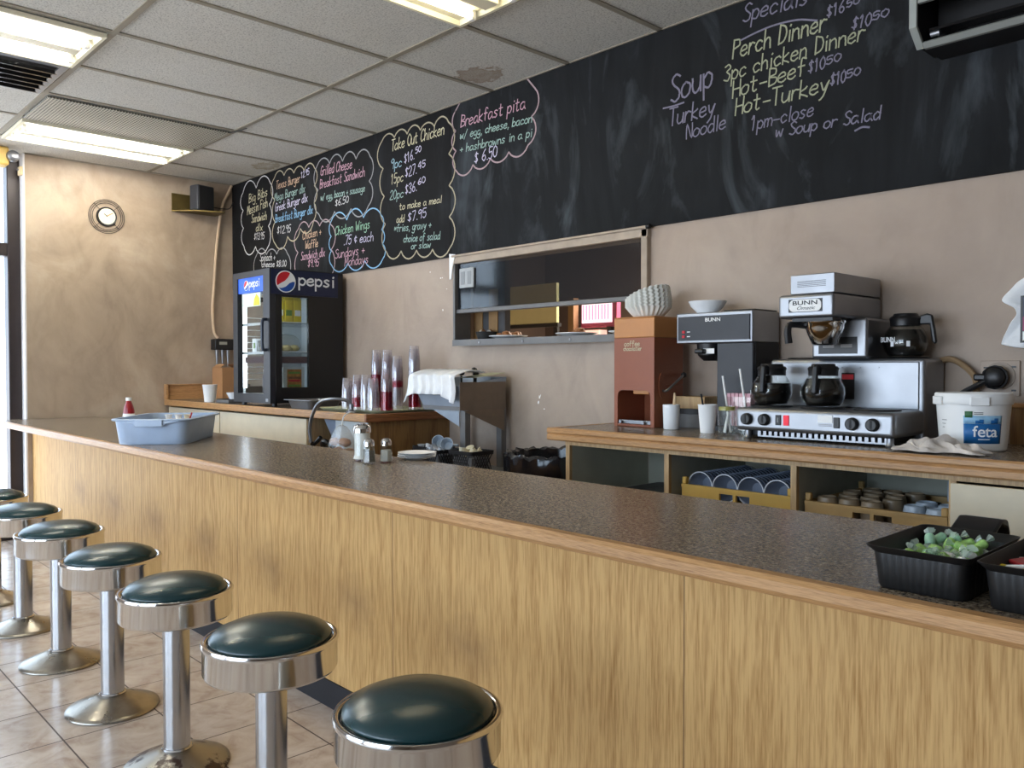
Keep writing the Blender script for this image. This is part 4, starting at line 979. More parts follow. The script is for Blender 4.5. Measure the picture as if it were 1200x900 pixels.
# baskets of creamers
m_bask, nt, b = new_mat('black_basket_plastic'); b.inputs['Base Color'].default_value = (*lin((22, 22, 26)), 1); b.inputs['Roughness'].default_value = .45
def basket(loc, w, l, h, label, rz=0):
    t = thing('mesh_basket', label, 'basket', loc, rz, 'black mesh baskets on the stand shelf')
    k0 = .88
    m = MB()
    def rim(z0, z1, f0, f1, th=.005):
        m.loft([rrect(w*f0, l*f0, .02, z0), rrect(w*f1, l*f1, .02, z1), rrect(w*f1-th*2, l*f1-th*2, .016, z1), rrect(w*f0-th*2, l*f0-th*2, .016, z0)], (False, False))
    m.loft([rrect(w*k0, l*k0, .02, 0), rrect(w*k0, l*k0, .02, .006)])
    rim(.005, .02, k0, k0+.02); rim(h-.02, h, .985, 1.0)
    # lattice walls
    P = lambda a, z: None
    def pt(side, a, z):
        f = k0+(1-k0)*z/h; W2, L2 = w*f/2-.003, l*f/2-.003
        return {0: (a*W2, -L2, z), 1: (W2, a*L2, z), 2: (a*W2, L2, z), 3: (-W2, a*L2, z)}[side]
    for side in range(4):
        n = int((w if side % 2 == 0 else l)/.018)
        for i in range(-n//2-3, n+4):
            for sg_ in (1, -1):
                a0 = -1+2*i/n; a1 = a0+sg_*2*(h-.035)/(w if side % 2 == 0 else l)*.6
                if -1 <= a0 <= 1 and -1 <= a1 <= 1: m.tube([pt(side, a0, .018), pt(side, a1, h-.018)], .0022, 4)
    m.build('basket', m_bask, t)
    return t
basket((3.38, -.38, .746), .20, .17, .125, 'black mesh basket with grey creamer cups, left on stand shelf')
basket((3.55, -.455, .746), .13, .17, .125, 'black mesh basket with grey creamer cups, middle on stand shelf')
basket((3.755, -.42, .746), .20, .17, .13, 'black mesh basket of cream tubs, right on stand shelf')
m_crm = mat('creamer_foil', (196, 200, 206), .35, .3, var=.06); m_crm2 = mat('butter_tub', (216, 206, 176), .5, var=.04)
cup0 = {}
def creamer(loc, kind, label):
    if kind not in cup0:
        t = thing('creamer_cup', label, 'creamer', loc, 0, 'creamer cups in mesh baskets'); cup0[kind] = t
        MB().lathe([(0, 0), (.014, 0), (.02, .022), (0, .022)], 14).build('tub', m_crm if kind == 'g' else m_crm2, t)
        MB().cyl(.0235, .0225, .0245, 14).build('lid', m_crm if kind == 'g' else m_crm2, t)
        return t
    t = dup(cup0[kind], loc, None, label, (random.uniform(-.7, .7), random.uniform(-.7, .7), random.uniform(0, 6))); return t
for bx_, n, kind, l in (((3.38, -.38), 3, 'g', 'grey foil creamer cup heaped in the left mesh basket'), ((3.55, -.455), 3, 'g', 'grey foil creamer cup heaped in the middle mesh basket'), ((3.755, -.42), 9, 'b', 'cream-coloured butter tub heaped in the right mesh basket')):
    for k in range(n):
        if kind == 'g':       # a row along the front of the basket
            o = creamer((bx_[0]+(k-1)*(.055 if bx_[0] < 3.5 else .036), bx_[1]-.046, .854), kind, l)
        else:
            a = 2*PI*k/max(1, n-1); rr = 0 if k == n-1 else 1
            o = creamer((bx_[0]+rr*.058*math.cos(a), bx_[1]+rr*.045*math.sin(a), .854+(.006 if k % 2 else 0)+(.016 if not rr else 0)), kind, l)
        o['group'] = {'g': 'grey creamer cups in ', 'b': 'butter tubs in '}[kind]+('left' if bx_[0] < 3.45 else 'middle' if bx_[0] < 3.65 else 'right')+' mesh basket'
    # liner that the cups lie on
    w_ = .085 if bx_[0] == 3.55 else .15
    o = MB().box(bx_[0]-w_/2, bx_[0]+w_/2, bx_[1]-.06, bx_[1]+.06, .753, .84).build('napkin_stack', mat('grey_napkin', (120, 122, 126), .9)); tag(o, 'folded grey napkins filling the %s mesh basket under the tubs' % ('left' if bx_[0] < 3.45 else 'middle' if bx_[0] < 3.65 else 'right'), 'napkins')
for k in range(2):
    t = thing('teacup', ['left', 'right'][k]+' grey-blue cup lying tilted in the mesh baskets', 'cup', (3.385+.165*k, -.335-.07*k, .880), 0, 'cups tilted in the mesh baskets')
    t.rotation_euler = (1.2, 0, .6)
    MB().lathe([(0, 0), (.025, 0), (.037, .05), (.034, .05), (.023, .005), (0, .005)], 18).build('cup', m_mug_blue, t)
    MB().tube([(.034, 0, .042), (.058, 0, .036), (.055, 0, .016), (.029, 0, .012)], .004, 6, 4).build('handle', m_mug_blue, t)

# trash can
t = thing('trash_can', 'round black trash can with a crinkled liner beside right counter', 'trash can', (4.30, -.33, 0))
MB().lathe([(0, 0), (.20, 0), (.235, .84), (.243, .85), (.243, .88), (.235, .88), (.225, .84), (.19, .02), (0, .02)], 40).build('can', m_black, t)
def liner():
    m = MB(); loops = []
    for j, (r, z) in enumerate(((.252, .62), (.256, .74), (.252, .83), (.256, .885), (.248, .9), (.232, .893), (.215, .80), (.20, .55))):
        L_ = []
        for k in range(96):
            a = 2*PI*k/96; q = .006*math.sin(a*17+j*.7)+.005*math.sin(a*29+j*1.9)+random.uniform(-.002, .002)
            L_.append(((r+abs(q)*(1 if j < 5 else -1))*math.cos(a), (r+abs(q)*(1 if j < 5 else -1))*math.sin(a), z+(.03*math.sin(a*5) if j == 0 else q*.8)))
        loops.append(L_)
    return m.loft(loops, (False, False))
liner().build('bin_liner', mat('glossy_black_film', (22, 22, 26), .16, var=.2), t)
t = thing('bread_bag', 'clear bag of bread hanging against white panel of left back counter', 'bag of food', (2.93, -.704, .985))
MB().loft([rrect(.05, .03, .012, 0), rrect(.17, .08, .03, -.06), rrect(.22, .13, .05, -.17), rrect(.18, .10, .04, -.25)]).build('bag', m_bagplastic, t, sub=1)
for k in range(9): MB().lathe([(0, -.024), (.028, -.012), (.033, 0), (.024, .02), (0, .027)], 10, (-.06+.06*(k % 3), -.012+.024*(k % 2), -.215+.055*(k//3))).build('bread_piece', mat('bread_crust_%d' % k, (196-8*(k % 3), 150-6*(k % 3), 110), .8, var=.2), t)
MB().tube([(0, 0, -.005), (-.01, .02, .045), (-.02, .065, .0655), (-.025, .10, .0655)], .004, 6, 4).build('tie', m_white, t)

# ---------------------------------------------------------------- right back counter with open bays
t = thing('back_counter', 'right back counter with open bays carrying the coffee machines', 'counter', (0, 0, 0))
MB().box(4.535, 8.2, -.592, -.002, 1.003, ZT).build('worktop', m_lam, t, bev=.002)
MB().prism([(-.5925, .990), (-.612, .990), (-.618, .996), (-.618, 1.014), (-.612, 1.020), (-.618, 1.026), (-.618, 1.040), (-.612, ZT+.001), (-.5925, ZT+.001)], 4.515, 8.2, 'YZ').build('oak_nosing', m_oak, t)
MB().box(4.515, 4.5345, -.5922, -.002, .990, ZT+.001).build('end_nosing', m_oak_y, t, bev=.004)
MB().box(4.60, 8.2, -.587, -.57, .972, .9895).build('top_rail', m_oak_light, t)
for i, x in enumerate((4.605, 5.141, 5.684, 6.205, 7.2, 8.18)):
    MB().box(x, x+.02, -.57, -.02, 0, .9895).build('divider', m_inner, t)
    MB().box(x-.001, x+.021, -.588, -.5702, 0, .9718).build('divider_edge', m_oak_light, t)
MB().box(4.626, 8.18, -.018, -.004, 0, .9895).build('back_panel', m_inner, t)
for x0, x1 in ((4.6255, 5.1405), (5.1615, 5.6835), (5.7045, 6.2045)):
    MB().box(x0, x1, -.57, -.0185, .735, .75).build('shelf', m_inner, t)
d = MB().box(6.214, 6.80, -.606, -.589, .42, .966).build('door', m_cream, t, bev=.003)
d = MB().box(6.806, 7.40, -.606, -.589, .42, .966).build('door', m_cream, t, bev=.003)
t = thing('sheet_pan', 'grey metal sheet pans lying in the leftmost open bay', 'pan', (4.93, -.30, .7505))
MB().loft([rrect(.34, .40, .02, 0), rrect(.38, .44, .03, .022), rrect(.372, .432, .03, .022), rrect(.33, .39, .02, .004)]).build('pan', m_ss_dark, t)
t = thing('spice_jar', 'small dark pointed bottle at the back of leftmost open bay', 'bottle', (5.115, -.36, .7505))
MB().lathe([(0, 0), (.02, 0), (.02, .05), (.006, .09), (.003, .13), (0, .13)], 14).build('bottle', m_black_soft, t)
# racks
def rack(loc, w, l, h, m, label, gz=.039):
    t = thing('dish_rack', label, 'dish rack', loc)
    wl = MB()
    for y0, y1 in ((-l/2, -l/2+.012), (l/2-.012, l/2)):
        # solid long walls with two small windows at the middle
        wl.box(-w/2, -.065, y0, y1, 0, h).box(.065, w/2, y0, y1, 0, h).box(-.065, .065, y0, y1, 0, h*.22).box(-.065, .065, y0, y1, h*.80, h).box(-.006, .006, y0, y1, h*.22, h*.80)
        wl.box(-w/2, w/2, y0-.004, y0, h-.012, h) if y0 < 0 else wl.box(-w/2, w/2, y1, y1+.004, h-.012, h)
    for x0, x1 in ((-w/2, -w/2+.012), (w/2-.012, w/2)):
        wl.box(x0, x1, -l/2+.012, l/2-.012, 0, h*.28).box(x0, x1, -l/2+.012, l/2-.012, h*.78, h)
        for k in range(6):
            ya = -l/2+.012+(l-.044)*k/5; wl.box(x0, x1, ya, ya+.02, h*.28, h*.78)
    wl.build('wall', m, t)
    g = MB()
    for k in range(8):
        x = -w/2+.02+k*(w-.04)/7; g.box(x-.003, x+.003, -l/2+.012, l/2-.012, gz, gz+.006)
    for k in range(8):
        y = -l/2+.02+k*(l-.04)/7; g.box(-w/2+.012, w/2-.012, y-.003, y+.003, gz-.005, gz)
    g.build('grid_floor', m, t)
    for sx_ in (-1, 1):
        for sy_ in (-1, 1): MB().box(sx_*(w/2-.010)-.010, sx_*(w/2-.010)+.010, sy_*(l/2-.010)-.010, sy_*(l/2-.010)+.010, h, h+.028).build('stacking_post', m, t, bev=.004)
    return t
rack((5.437, -.335, .7505), .47, .44, .106, m_yrack, 'yellow plastic dish rack of nested clear bowls in middle open bay')
rack((5.955, -.335, .7505), .47, .44, .100, m_tanrack, 'tan plastic dish rack of mugs in the right open bay', .0225)
# nested clear bowls lying in four rows
bw = MB().lathe([(0, -.058), (.030, -.057), (.047, -.035), (.0525, 0), (.0545, .002), (.0535, .005), (.050, .003), (.044, -.033), (.028, -.053), (0, -.054)], 28).build('nested_bowl', m_cupclear); ROWN = ['leftmost', 'second', 'third', 'rightmost']
m_rimw = mat('white_bowl_rim', (226, 230, 236), .4)
for r_ in range(4):
    for k in range(14):
        o = bw if (r_ == 0 and k == 0) else bw.copy()
        if o is not bw: COL.objects.link(o)
        o.location = (5.2715+.1103*r_, -.525+.025*k, .853); o.rotation_euler = (PI/2, 0, 0)
        if k == 0: MB().lathe([(.0525, .0055), (.0552, .0055), (.0558, .007), (.0552, .0085), (.0525, .0085), (.0518, .007)], 36, close=True).build('rim', m_rimw, o)
        tag(o, 'clear bowl, %s from front of the %s row in yellow rack' % (ORD[k], ROWN[r_]), 'bowl', 'nested clear bowls in the yellow rack')
# mugs
mug0 = {}
def mug(loc, kind, label, up_=True, rz=0):
    if kind not in mug0:
        t = thing('mug', label, 'mug', loc, rz, 'mugs in the tan rack'); mug0[kind] = t
        m = m_mug_tan if kind == 'tan' else m_mug_blue; h = .085; r = .036
        MB().lathe([(0, h-.006), (r*.7, h-.006), (r*.78, h), (r*.9, h-.003), (r, h-.02), (r*1.02, .01), (r, 0), (r*.9, 0), (r*.9, h-.02), (r*.7, h-.014), (0, h-.014)], 24).build('cup', m, t)
        MB().tube([(r*.96, 0, h-.018), (r+.022, 0, h-.022), (r+.024, 0, h*.5), (r+.012, 0, h*.28), (r*.97, 0, h*.24)], .005, 8, 5).build('handle', m, t)
        return t
    t = dup(mug0[kind], loc, rz, label); return t
pos = ['left', 'second', 'third', 'fourth']
for j, y in enumerate((-.49, -.393, -.296, -.20)):
    for i in range(4 if j else 4):
        x = 5.772+.078*i+.03*(j % 2)
        if x > 5.97: continue
        mug((x, y, .7797), 'tan', 'upside-down tan mug, %s in the %s row of tan rack' % (pos[i], ['front', 'second', 'third', 'back'][j]), rz=PI/2)
for j, (x, y, z, l) in enumerate(((6.060, -.47, .7797, 'front left pale blue mug at right of tan rack'), (6.1385, -.49, .7797, 'front right pale blue mug at right of tan rack'), (6.1385, -.39, .7797, 'middle lower pale blue mug at right of tan rack'), (6.060, -.37, .7797, 'rear left pale blue mug at right of tan rack'), (6.1385, -.29, .7797, 'rear right lower pale blue mug at right of tan rack'), (6.1385, -.30, .8655, 'topmost pale blue mug stacked at right of tan rack'))):
    mug((x, y, z), 'blue', l, rz=PI/2)

# ---------------------------------------------------------------- grinder with a stack of filters
t = thing('coffee_grinder', 'tall brown coffee grinder with tan top and open bottom bay', 'coffee grinder', (4.757, -.19, ZT+.001))
w2, d2 = .1145, .11
bo = MB().box(-w2, w2, -d2+.012, d2, .19, .405).box(-w2, -w2+.02, -d2+.012, d2, 0, .19).box(w2-.02, w2, -d2+.012, d2, 0, .19).box(-w2+.02, w2-.02, d2-.02, d2, 0, .19).box(-w2+.02, w2-.02, -d2, d2-.02, 0, .012)
bo.build('body', m_brown, t, bev=.003)
fp = MB().prism([(-w2, 0), (-w2+.02, 0), (-w2+.02, .135), (-w2+.023, .152), (-w2+.032, .162), (-w2+.045, .166), (w2-.045, .166), (w2-.032, .162), (w2-.023, .152), (w2-.02, .135), (w2-.02, 0), (w2, 0), (w2, .405), (-w2, .405)], -d2, -d2+.0115)
fp.build('front_plate', m_brown, t)
MB().box(-w2-.001, w2+.001, -d2-.001, d2, .4055, .495).build('hopper_top', m_tan, t, bev=.004)
MB().box(-w2, w2, -d2-.0, d2, .4955, .50).build('lid', m_tan, t, bev=.002)
MB().box(-.02, w2-.045, -d2+.02, -d2+.06, .148, .185).build('chute', m_tan, t, bev=.004)
MB().box(-w2+.022, w2-.022, -d2+.005, -d2+.012, .012, .03).build('tray_lip', m_ss, t, bev=.002)
for x in (-.07, .06): MB().cyl(.007, 0, .016, 10, (x, -d2+.004, .020), 'Y').build('stud', m_ss, t)
MB().lathe([(0, 0), (.012, 0), (.012, .01), (0, .01)], 12, (-w2-.011, -.04, .19), 'X').build('side_knob', m_tan, t)
lettering('coffee', Vector((-.055, -d2-.0012, .368)), Vector((1, 0, 0)), Zv, .09, .013, .003, CHALK['cream'], t, 'front_lettering')
lettering('Chocolatier'.replace('C', 'c').replace('h', 'h'), Vector((-.06, -d2-.0012, .347)), Vector((1, 0, 0)), Zv, .105, .011, .0028, CHALK['cream'], t, 'front_lettering')
MB().lathe([(0, 0), (.024, 0), (.024, .004), (0, .004)], 24, (w2, -.055, .19), 'X', sy=2.4, sx=1).build('side_plate', m_brown, t)
MB().tube([(w2+.002, -.05, .165), (w2+.03, -.05, .17), (w2+.045, .02, .22), (w2+.03, .07, .235)], .0055, 8, 5).build('lever', m_ss, t)
MB().lathe([(0, -.014), (.012, -.008), (.014, 0), (.012, .008), (0, .014)], 12, (w2+.028, .075, .236)).build('lever_knob', m_black, t)
def filter_mesh(seed):
    r = random.Random(seed); m = MB(); loops = []
    prof = [(.062, 0), (.070, .005), (.082, .018), (.095, .036), (.104, .048)]
    def lp(rad, z, amp, off):
        return [((rad+amp*math.sin(a*24+off))*math.cos(a), (rad+amp*math.sin(a*24+off))*math.sin(a), z+amp*.25*math.cos(a*24)) for a in [2*PI*k/144 for k in range(144)]]
    for i, (rad, z) in enumerate(prof): loops.append(lp(rad, z, .0006+.0055*i/4, seed))
    for i, (rad, z) in reversed(list(enumerate(prof))): loops.append(lp(rad-.0007, z+.0007, .0006+.0055*i/4, seed))
    return m.loft(loops)
fm = [filter_mesh(k).build('coffee_filter', m_paper) for k in range(2)]
for k in range(11):
    o = fm[k] if k < 2 else fm[k % 2].copy()
    if k > 1: COL.objects.link(o)
    tl = .036*k; c_, s_ = math.cos(tl), math.sin(tl)
    # each one tips about the left rim, so the stack fans open to the right
    o.location = (4.648+.104*c_+.048*s_, -.185, ZT+.5035+.048+.0024*k+.104*s_-.048*c_); o.rotation_euler = (0, -tl, 0)
    tag(o, 'fluted paper coffee filter, %s from bottom of the leaning stack on brown grinder' % ORD[k], 'coffee filter', 'coffee filters stacked on the grinder')
# cups beside it
def stir(x, y, h, r, m, nm, tilt): return ((x, y, .03), (x+tilt[0], y+tilt[1], h), r, nm, m)
t = thing('tea_cup', 'white ribbed cup holding wooden stirrers beside brown grinder', 'cup', (4.965, -.30, ZT+.001))
MB().lathe([(0, 0), (.031, 0), (.034, .004), (.0375, .104), (.0375, .108), (.034, .108), (.030, .008), (0, .008)], 24).build('cup', m_porc, t)
for q in range(3): MB().tube([(.004*q, 0, .012), (.018+.006*q, -.006*q, .160-.006*q)], .004, 6).build('stirrer', mat('birch_stirrer', (206, 178, 140), .7), t)
t = foam_cup((5.19, -.36, ZT+.001), .118, .040, 'white foam cup with a black stirrer between grinder and glass')
MB().tube([(.0, .0, .012), (-.032, .0, .160)], .004, 6).build('stirrer', m_black, t)
t = thing('water_glass', 'clear glass with lemon slice and straws next to foam cup', 'glass', (5.312, -.408, ZT+.001))
MB().lathe([(0, 0), (.030, 0), (.031, .004), (.038, .118), (.036, .118), (.029, .008), (0, .008)], 28).build('glass', m_cglass, t)
MB().cyl(.031, .100, .114, 20).build('lemon_slice', mat('lemon_flesh', (196, 186, 96), .5, var=.1), t)
for a, b_ in (((-.012, 0, .012), (.008, .0, .095)), ((.012, .01, .012), (-.006, .012, .095)), ((0, -.012, .012), (.018, -.016, .095))): MB().tube([a, b_], .005, 8).build('straw', m_white, t)
t = thing('sugar_caddy', 'clear caddy of pink sweetener packets with two white straws', 'caddy', (5.293, -.272, ZT+.001))
MB().loft([rrect(.12, .045, .008, 0), rrect(.135, .055, .01, .15), rrect(.131, .051, .01, .15), rrect(.116, .041, .008, .004)]).build('caddy', m_cglass, t)
for k in range(6): MB().box(-.055+.0185*k, -.040+.0185*k, -.018, .018, .03, .164).build('packet', mat('pink_packet', (206, 160, 170), .7, var=.1) if k == 0 else bpy.data.materials['pink_packet'], t)
for a, b_ in (((-.045, -.02, .06), (-.075, -.02, .235)), ((.04, -.02, .06), (.005, -.02, .265))): MB().tube([a, b_], .0045, 8).build('straw', m_white, t)
t = thing('label_jar', 'small clear jar with black and white label between water glass and steel machine', 'jar', (5.350, -.338, ZT+.001))
MB().lathe([(0, 0), (.022, 0), (.025, .004), (.025, .075), (.018, .09), (.018, .10), (.016, .10), (.016, .09), (.023, .074), (.022, .006), (0, .006)], 24).build('jar', m_cglass, t)
MB().lathe([(.0255, .02), (.0262, .02), (.0262, .07), (.0255, .07)], 24, close=True).build('label', m_white, t)
MB().lathe([(.0264, .035), (.0268, .035), (.0268, .055), (.0264, .055)], 24, close=True).build('label_band', m_black, t)
t = thing('wooden_tray', 'small wooden drawer box on dark feet behind white cups', 'box', (5.00, -.115, ZT+.001))
MB().box(-.11, .045, -.05, .06, .085, .14).build('box', m_oak_light, t, bev=.003)
MB().box(-.105, .04, -.045, .055, .06, .0845).build('plinth', m_black, t)
MB().box(-.11, .045, -.05, .06, 0, .0595).build('base', m_ss_dark, t)

# ---------------------------------------------------------------- charcoal brewer
t = thing('pour_brewer', 'charcoal-fronted coffee brewer between grinder and steel machine', 'coffee maker', (5.135, -.235, ZT+.001))
MB().box(-.19, .187, 0, .215, .375, .507).build('head', m_ss, t, bev=.004)
MB().box(-.178, .175, -.006, -.0005, .387, .492).build('front_panel', m_blackpan, t)
MB().box(.015, .187, .004, .215, .02, .3745).build('column', m_blackpan, t, bev=.004)
MB().box(.187, .1895, .02, .2, .02, .3745).build('column_side', m_black_soft, t)
MB().box(.0, .187, -.0, .215, 0, .0195).build('base', m_black, t)
MB().box(.03, .18, .03, .21, .5075, .514).build('top_cover', m_black, t, bev=.003)
MB().lathe([(0, -.005), (.03, -.005), (.055, .02), (.06, .07), (0, .07)], 28, (-.06, .07, .304)).build('brew_basket', m_black, t)
MB().box(-.085, -.04, -.02, .03, .33, .35).build('basket_handle', m_black, t, bev=.006)
lp = MB().box(-.055, -.0, .0065, .0078, .330, .352).build('basket_label', m_white, t)
font('sign_lettering', 'BUNN', .022, m_white, t, (0, -.0065, .474), FRONT, off=.0003, sx=1.25)
for z in (.405, .425):
    MB().box(-.155, -.14, -.010, -.0062, z-.006, z+.006).build('switch', m_logo_red, t, bev=.001)
    MB().box(-.13, -.115, -.0075, -.0062, z-.002, z+.002).build('switch_mark', m_white, t)
t = thing('serving_bowl', 'white bowl on top of the charcoal coffee brewer', 'bowl', (5.055, -.16, ZT+.5088))
MB().lathe([(0, .0), (.045, .0), (.048, .006), (.072, .03), (.083, .052), (.080, .053), (.068, .032), (.044, .012), (0, .010)], 36).build('bowl', m_porc, t)

# ---------------------------------------------------------------- stainless three-burner brewer
t = thing('coffee_machine', 'stainless coffee machine with knobs, burners and raised brew head', 'coffee machine', (5.685, 0, ZT+.001))
x0, x1 = -.305, .303
def rbox(a, b_, c_, d_, e, f_, r, nm, m):
    return MB().box(a, b_, c_, d_, e, f_).build(nm, m, t, bev=r, seg=4)
rbox(x0, x1, -.46, -.20, .030, .117, .016, 'base', m_ss)
for x in (x0+.05, x1-.02):
    for y in (-.445, -.06): MB().lathe([(0, 0), (.014, 0), (.016, .006), (.012, .012), (.012, .030), (0, .030)], 14, (x, y, 0)).build('foot', m_ss, t)
sl = MB()
sl.box(x0+.09, x1-.03, -.444, -.441, .008, .0135)
for k in range(22): sl.box(x0+.09+.0228*k, x0+.1025+.0228*k, -.444, -.441, .0137, .0295)
sl.build('slotted_skirt', m_ss, t)
MB().box(x0+.03, x1-.03, -.43, -.22, .012, .029).build('underside', m_black_soft, t)
rbox(x0, x1, -.1995, -.012, .0, .303, .014, 'rear_housing', m_ss)
rbox(x0+.02, x1-.02, -.205, -.196, .118, .29, .003, 'splash_plate', m_ss)
for k, x in enumerate((-.222, -.012, .19)):
    MB().lathe([(0, .1172), (.078, .1172), (.08, .119), (.078, .123), (.05, .124), (0, .124)], 36, (x, -.33, 0)).build('burner', m_black, t)
for x in (-.2, .205): MB().lathe([(0, .3032), (.07, .3032), (.072, .306), (.068, .309), (0, .309)], 36, (x, -.10, 0)).build('upper_burner', m_black, t)
rbox(-.105, .112, -.24, -.02, .3033, .455, .012, 'column', m_ss)
rbox(-.147, .070, -.42, -.02, .452, .54, .012, 'brew_head', m_ss)
rbox(-.100, .070, -.415, -.03, .5405, .612, .003, 'tank_cover', m_ss)
gr = MB()
for k in range(5): gr.box(-.072, .038, -.4165, -.4155, .566+.005*k, .5675+.005*k)
gr.build('vent_slots', m_black, t)
pl = MB().loft([[(p[0]-.038, -.4205, p[1]+.498) for p in [(x, y) for x, y, _ in rrect(.125, .044, .018, 0, 5)]], [(p[0]-.038, -.4235, p[1]+.498) for p in [(x, y) for x, y, _ in rrect(.125, .044, .018, 0, 5)]]]).build('name_plate', m_white, t)
MB().box(-.104, .028, -.4212, -.4201, .474, .522).build('name_plate_border', m_black, t)
font('name_lettering', 'BUNN', .022, m_black, pl, (-.038, -.4238, .507), FRONT, off=.0003, sx=1.6)
font('name_lettering', 'Omatic', .017, m_black, pl, (-.036, -.4238, .488), FRONT, shear=.35, sx=1.4)
MB().lathe([(0, .352), (.036, .352), (.046, .358), (.068, .415), (.070, .432), (.074, .436), (.074, .444), (.045, .444), (.045, .4515), (0, .4515)], 36, (-.01, -.325, 0)).build('brew_funnel', m_chrome, t, ang=50)
MB().tube([(-.06, -.365, .425), (-.10, -.41, .43), (-.108, -.418, .405), (-.105, -.415, .36)], [.011, .014], 8, 4).build('funnel_handle', m_black, t)
MB().box(-.09, .065, -.419, -.35, .4395, .4515).build('funnel_rail', m_black, t)
lb = MB().box(-.075, .075, -.2425, -.2402, .322, .385).build('column_label', m_black, t)
for x in (-.035, .035): MB().box(x-.022, x+.022, -.2437, -.2426, .345, .358).build('label_print', m_ss_dark, t)
lb = MB().box(.0, .05, -.2072, -.2052, .15, .25).build('warning_label', m_black, t)
MB().box(.003, .047, -.2083, -.2073, .225, .244).build('label_print', m_logo_red, t)
for x in (.07, .14, .0): MB().cyl(.003, 0, .003, 8, (x, -.2052, .27), 'Y').build('screw', m_ss, t)
def knob(x):
    MB().lathe([(0, 0), (.021, 0), (.023, .003), (.021, .016), (.017, .019), (0, .019)], 28, (x, -.4605, .074), 'Y').build('knob', m_black, t)
    MB().box(x-.003, x+.003, -.4815, -.4797, .060, .090).build('knob_grip', m_black_soft, t)
for x in (-.25, -.177, .16, .231): knob(x)
for x, m in ((-.121, m_black), (-.089, emission('red_switch', (190, 30, 50), .5)), (.103, m_black)):
    MB().box(x-.011, x+.011, -.4645, -.4602, .056, .094).build('switch', m, t, bev=.002)
MB().box(-.124, -.118, -.4655, -.4647, .066, .084).build('switch_mark', m_ss_dark, t)
MB().box(.033, .088, -.4622, -.4602, .073, .10).build('rating_plate', m_white, t)
lp = MB()
for z in (.066, .061): lp.box(.036, .086, -.4612, -.4602, z, z+.002)
lp.build('rating_print', m_ss_dark, t)
o = MB().tube([(5.955, -.006-.02, 1.335), (6.02, -.03, 1.345), (6.09, -.03, 1.29), (6.10, -.03, 1.22), (6.09, -.05, 1.10), (6.05, -.06, 1.056)], .011, 8, 6).build('power_cord', mat('tan_cord', (150, 122, 88), .6)); o.parent = t; o.location = (-5.685, 0, -ZT-.001); o.name = 'tan_cord'
t = thing('power_plug', 'large round black plug in the wall outlet above bucket', 'plug', (6.165, -.016, 1.281))
MB().lathe([(0, 0), (.026, 0), (.036, .012), (.038, .03), (.034, .046), (.024, .054), (0, .056)], 24, (0, 0, 0), 'Y').build('plug_body', m_black, t)
MB().lathe([(.0385, .02), (.043, .022), (.043, .034), (.0385, .036)], 12, (0, 0, 0), 'Y', close=True).build('grip_ring', m_black_soft, t)
MB().box(-.065, -.02, -.05, -.025, -.012, .012).build('cord_neck', m_black, t, bev=.006)
o = MB().tube([(6.02, -.10, 1.056), (5.995+.03, -.05, 1.15), (6.05, -.06, 1.21), (6.10, -.06, 1.245), (6.15, -.055, 1.272)], .010, 8, 6).build('cord', m_black); o.parent = t; o.location = (-6.165, .016, -1.281)
t = thing('range_outlet', 'tan-painted square outlet plate on wall above the bucket', 'outlet', (6.17, -.001, 1.285))
MB().box(-.063, .063, -.008, 0, -.07, .055).build('plate', m_wall_back, t, bev=.002)
MB().lathe([(0, 0), (.05, 0), (.05, .0035), (0, .0035)], 28, (0, -.0083, 0), 'Y').build('socket_face', mat('socket_tan', (150, 134, 118), .5), t)
for x, z in ((.045, .033), (.045, -.05), (-.045, .03)): MB().box(x-.007, x+.007, -.0105, -.0083, z-.003, z+.003).build('slot_screw', m_black, t)
t = thing('oak_splash', 'brown oak backsplash board behind the bucket at right', 'backsplash', (6.208, -.001, ZT+.001))
MB().box(0, 1.9, -.02, 0, 0, .128).build('board', m_oak_dark, t)
MB().box(-.002, 1.9, -.03, 0, .1285, .145).build('cap', m_oak, t, bev=.003)
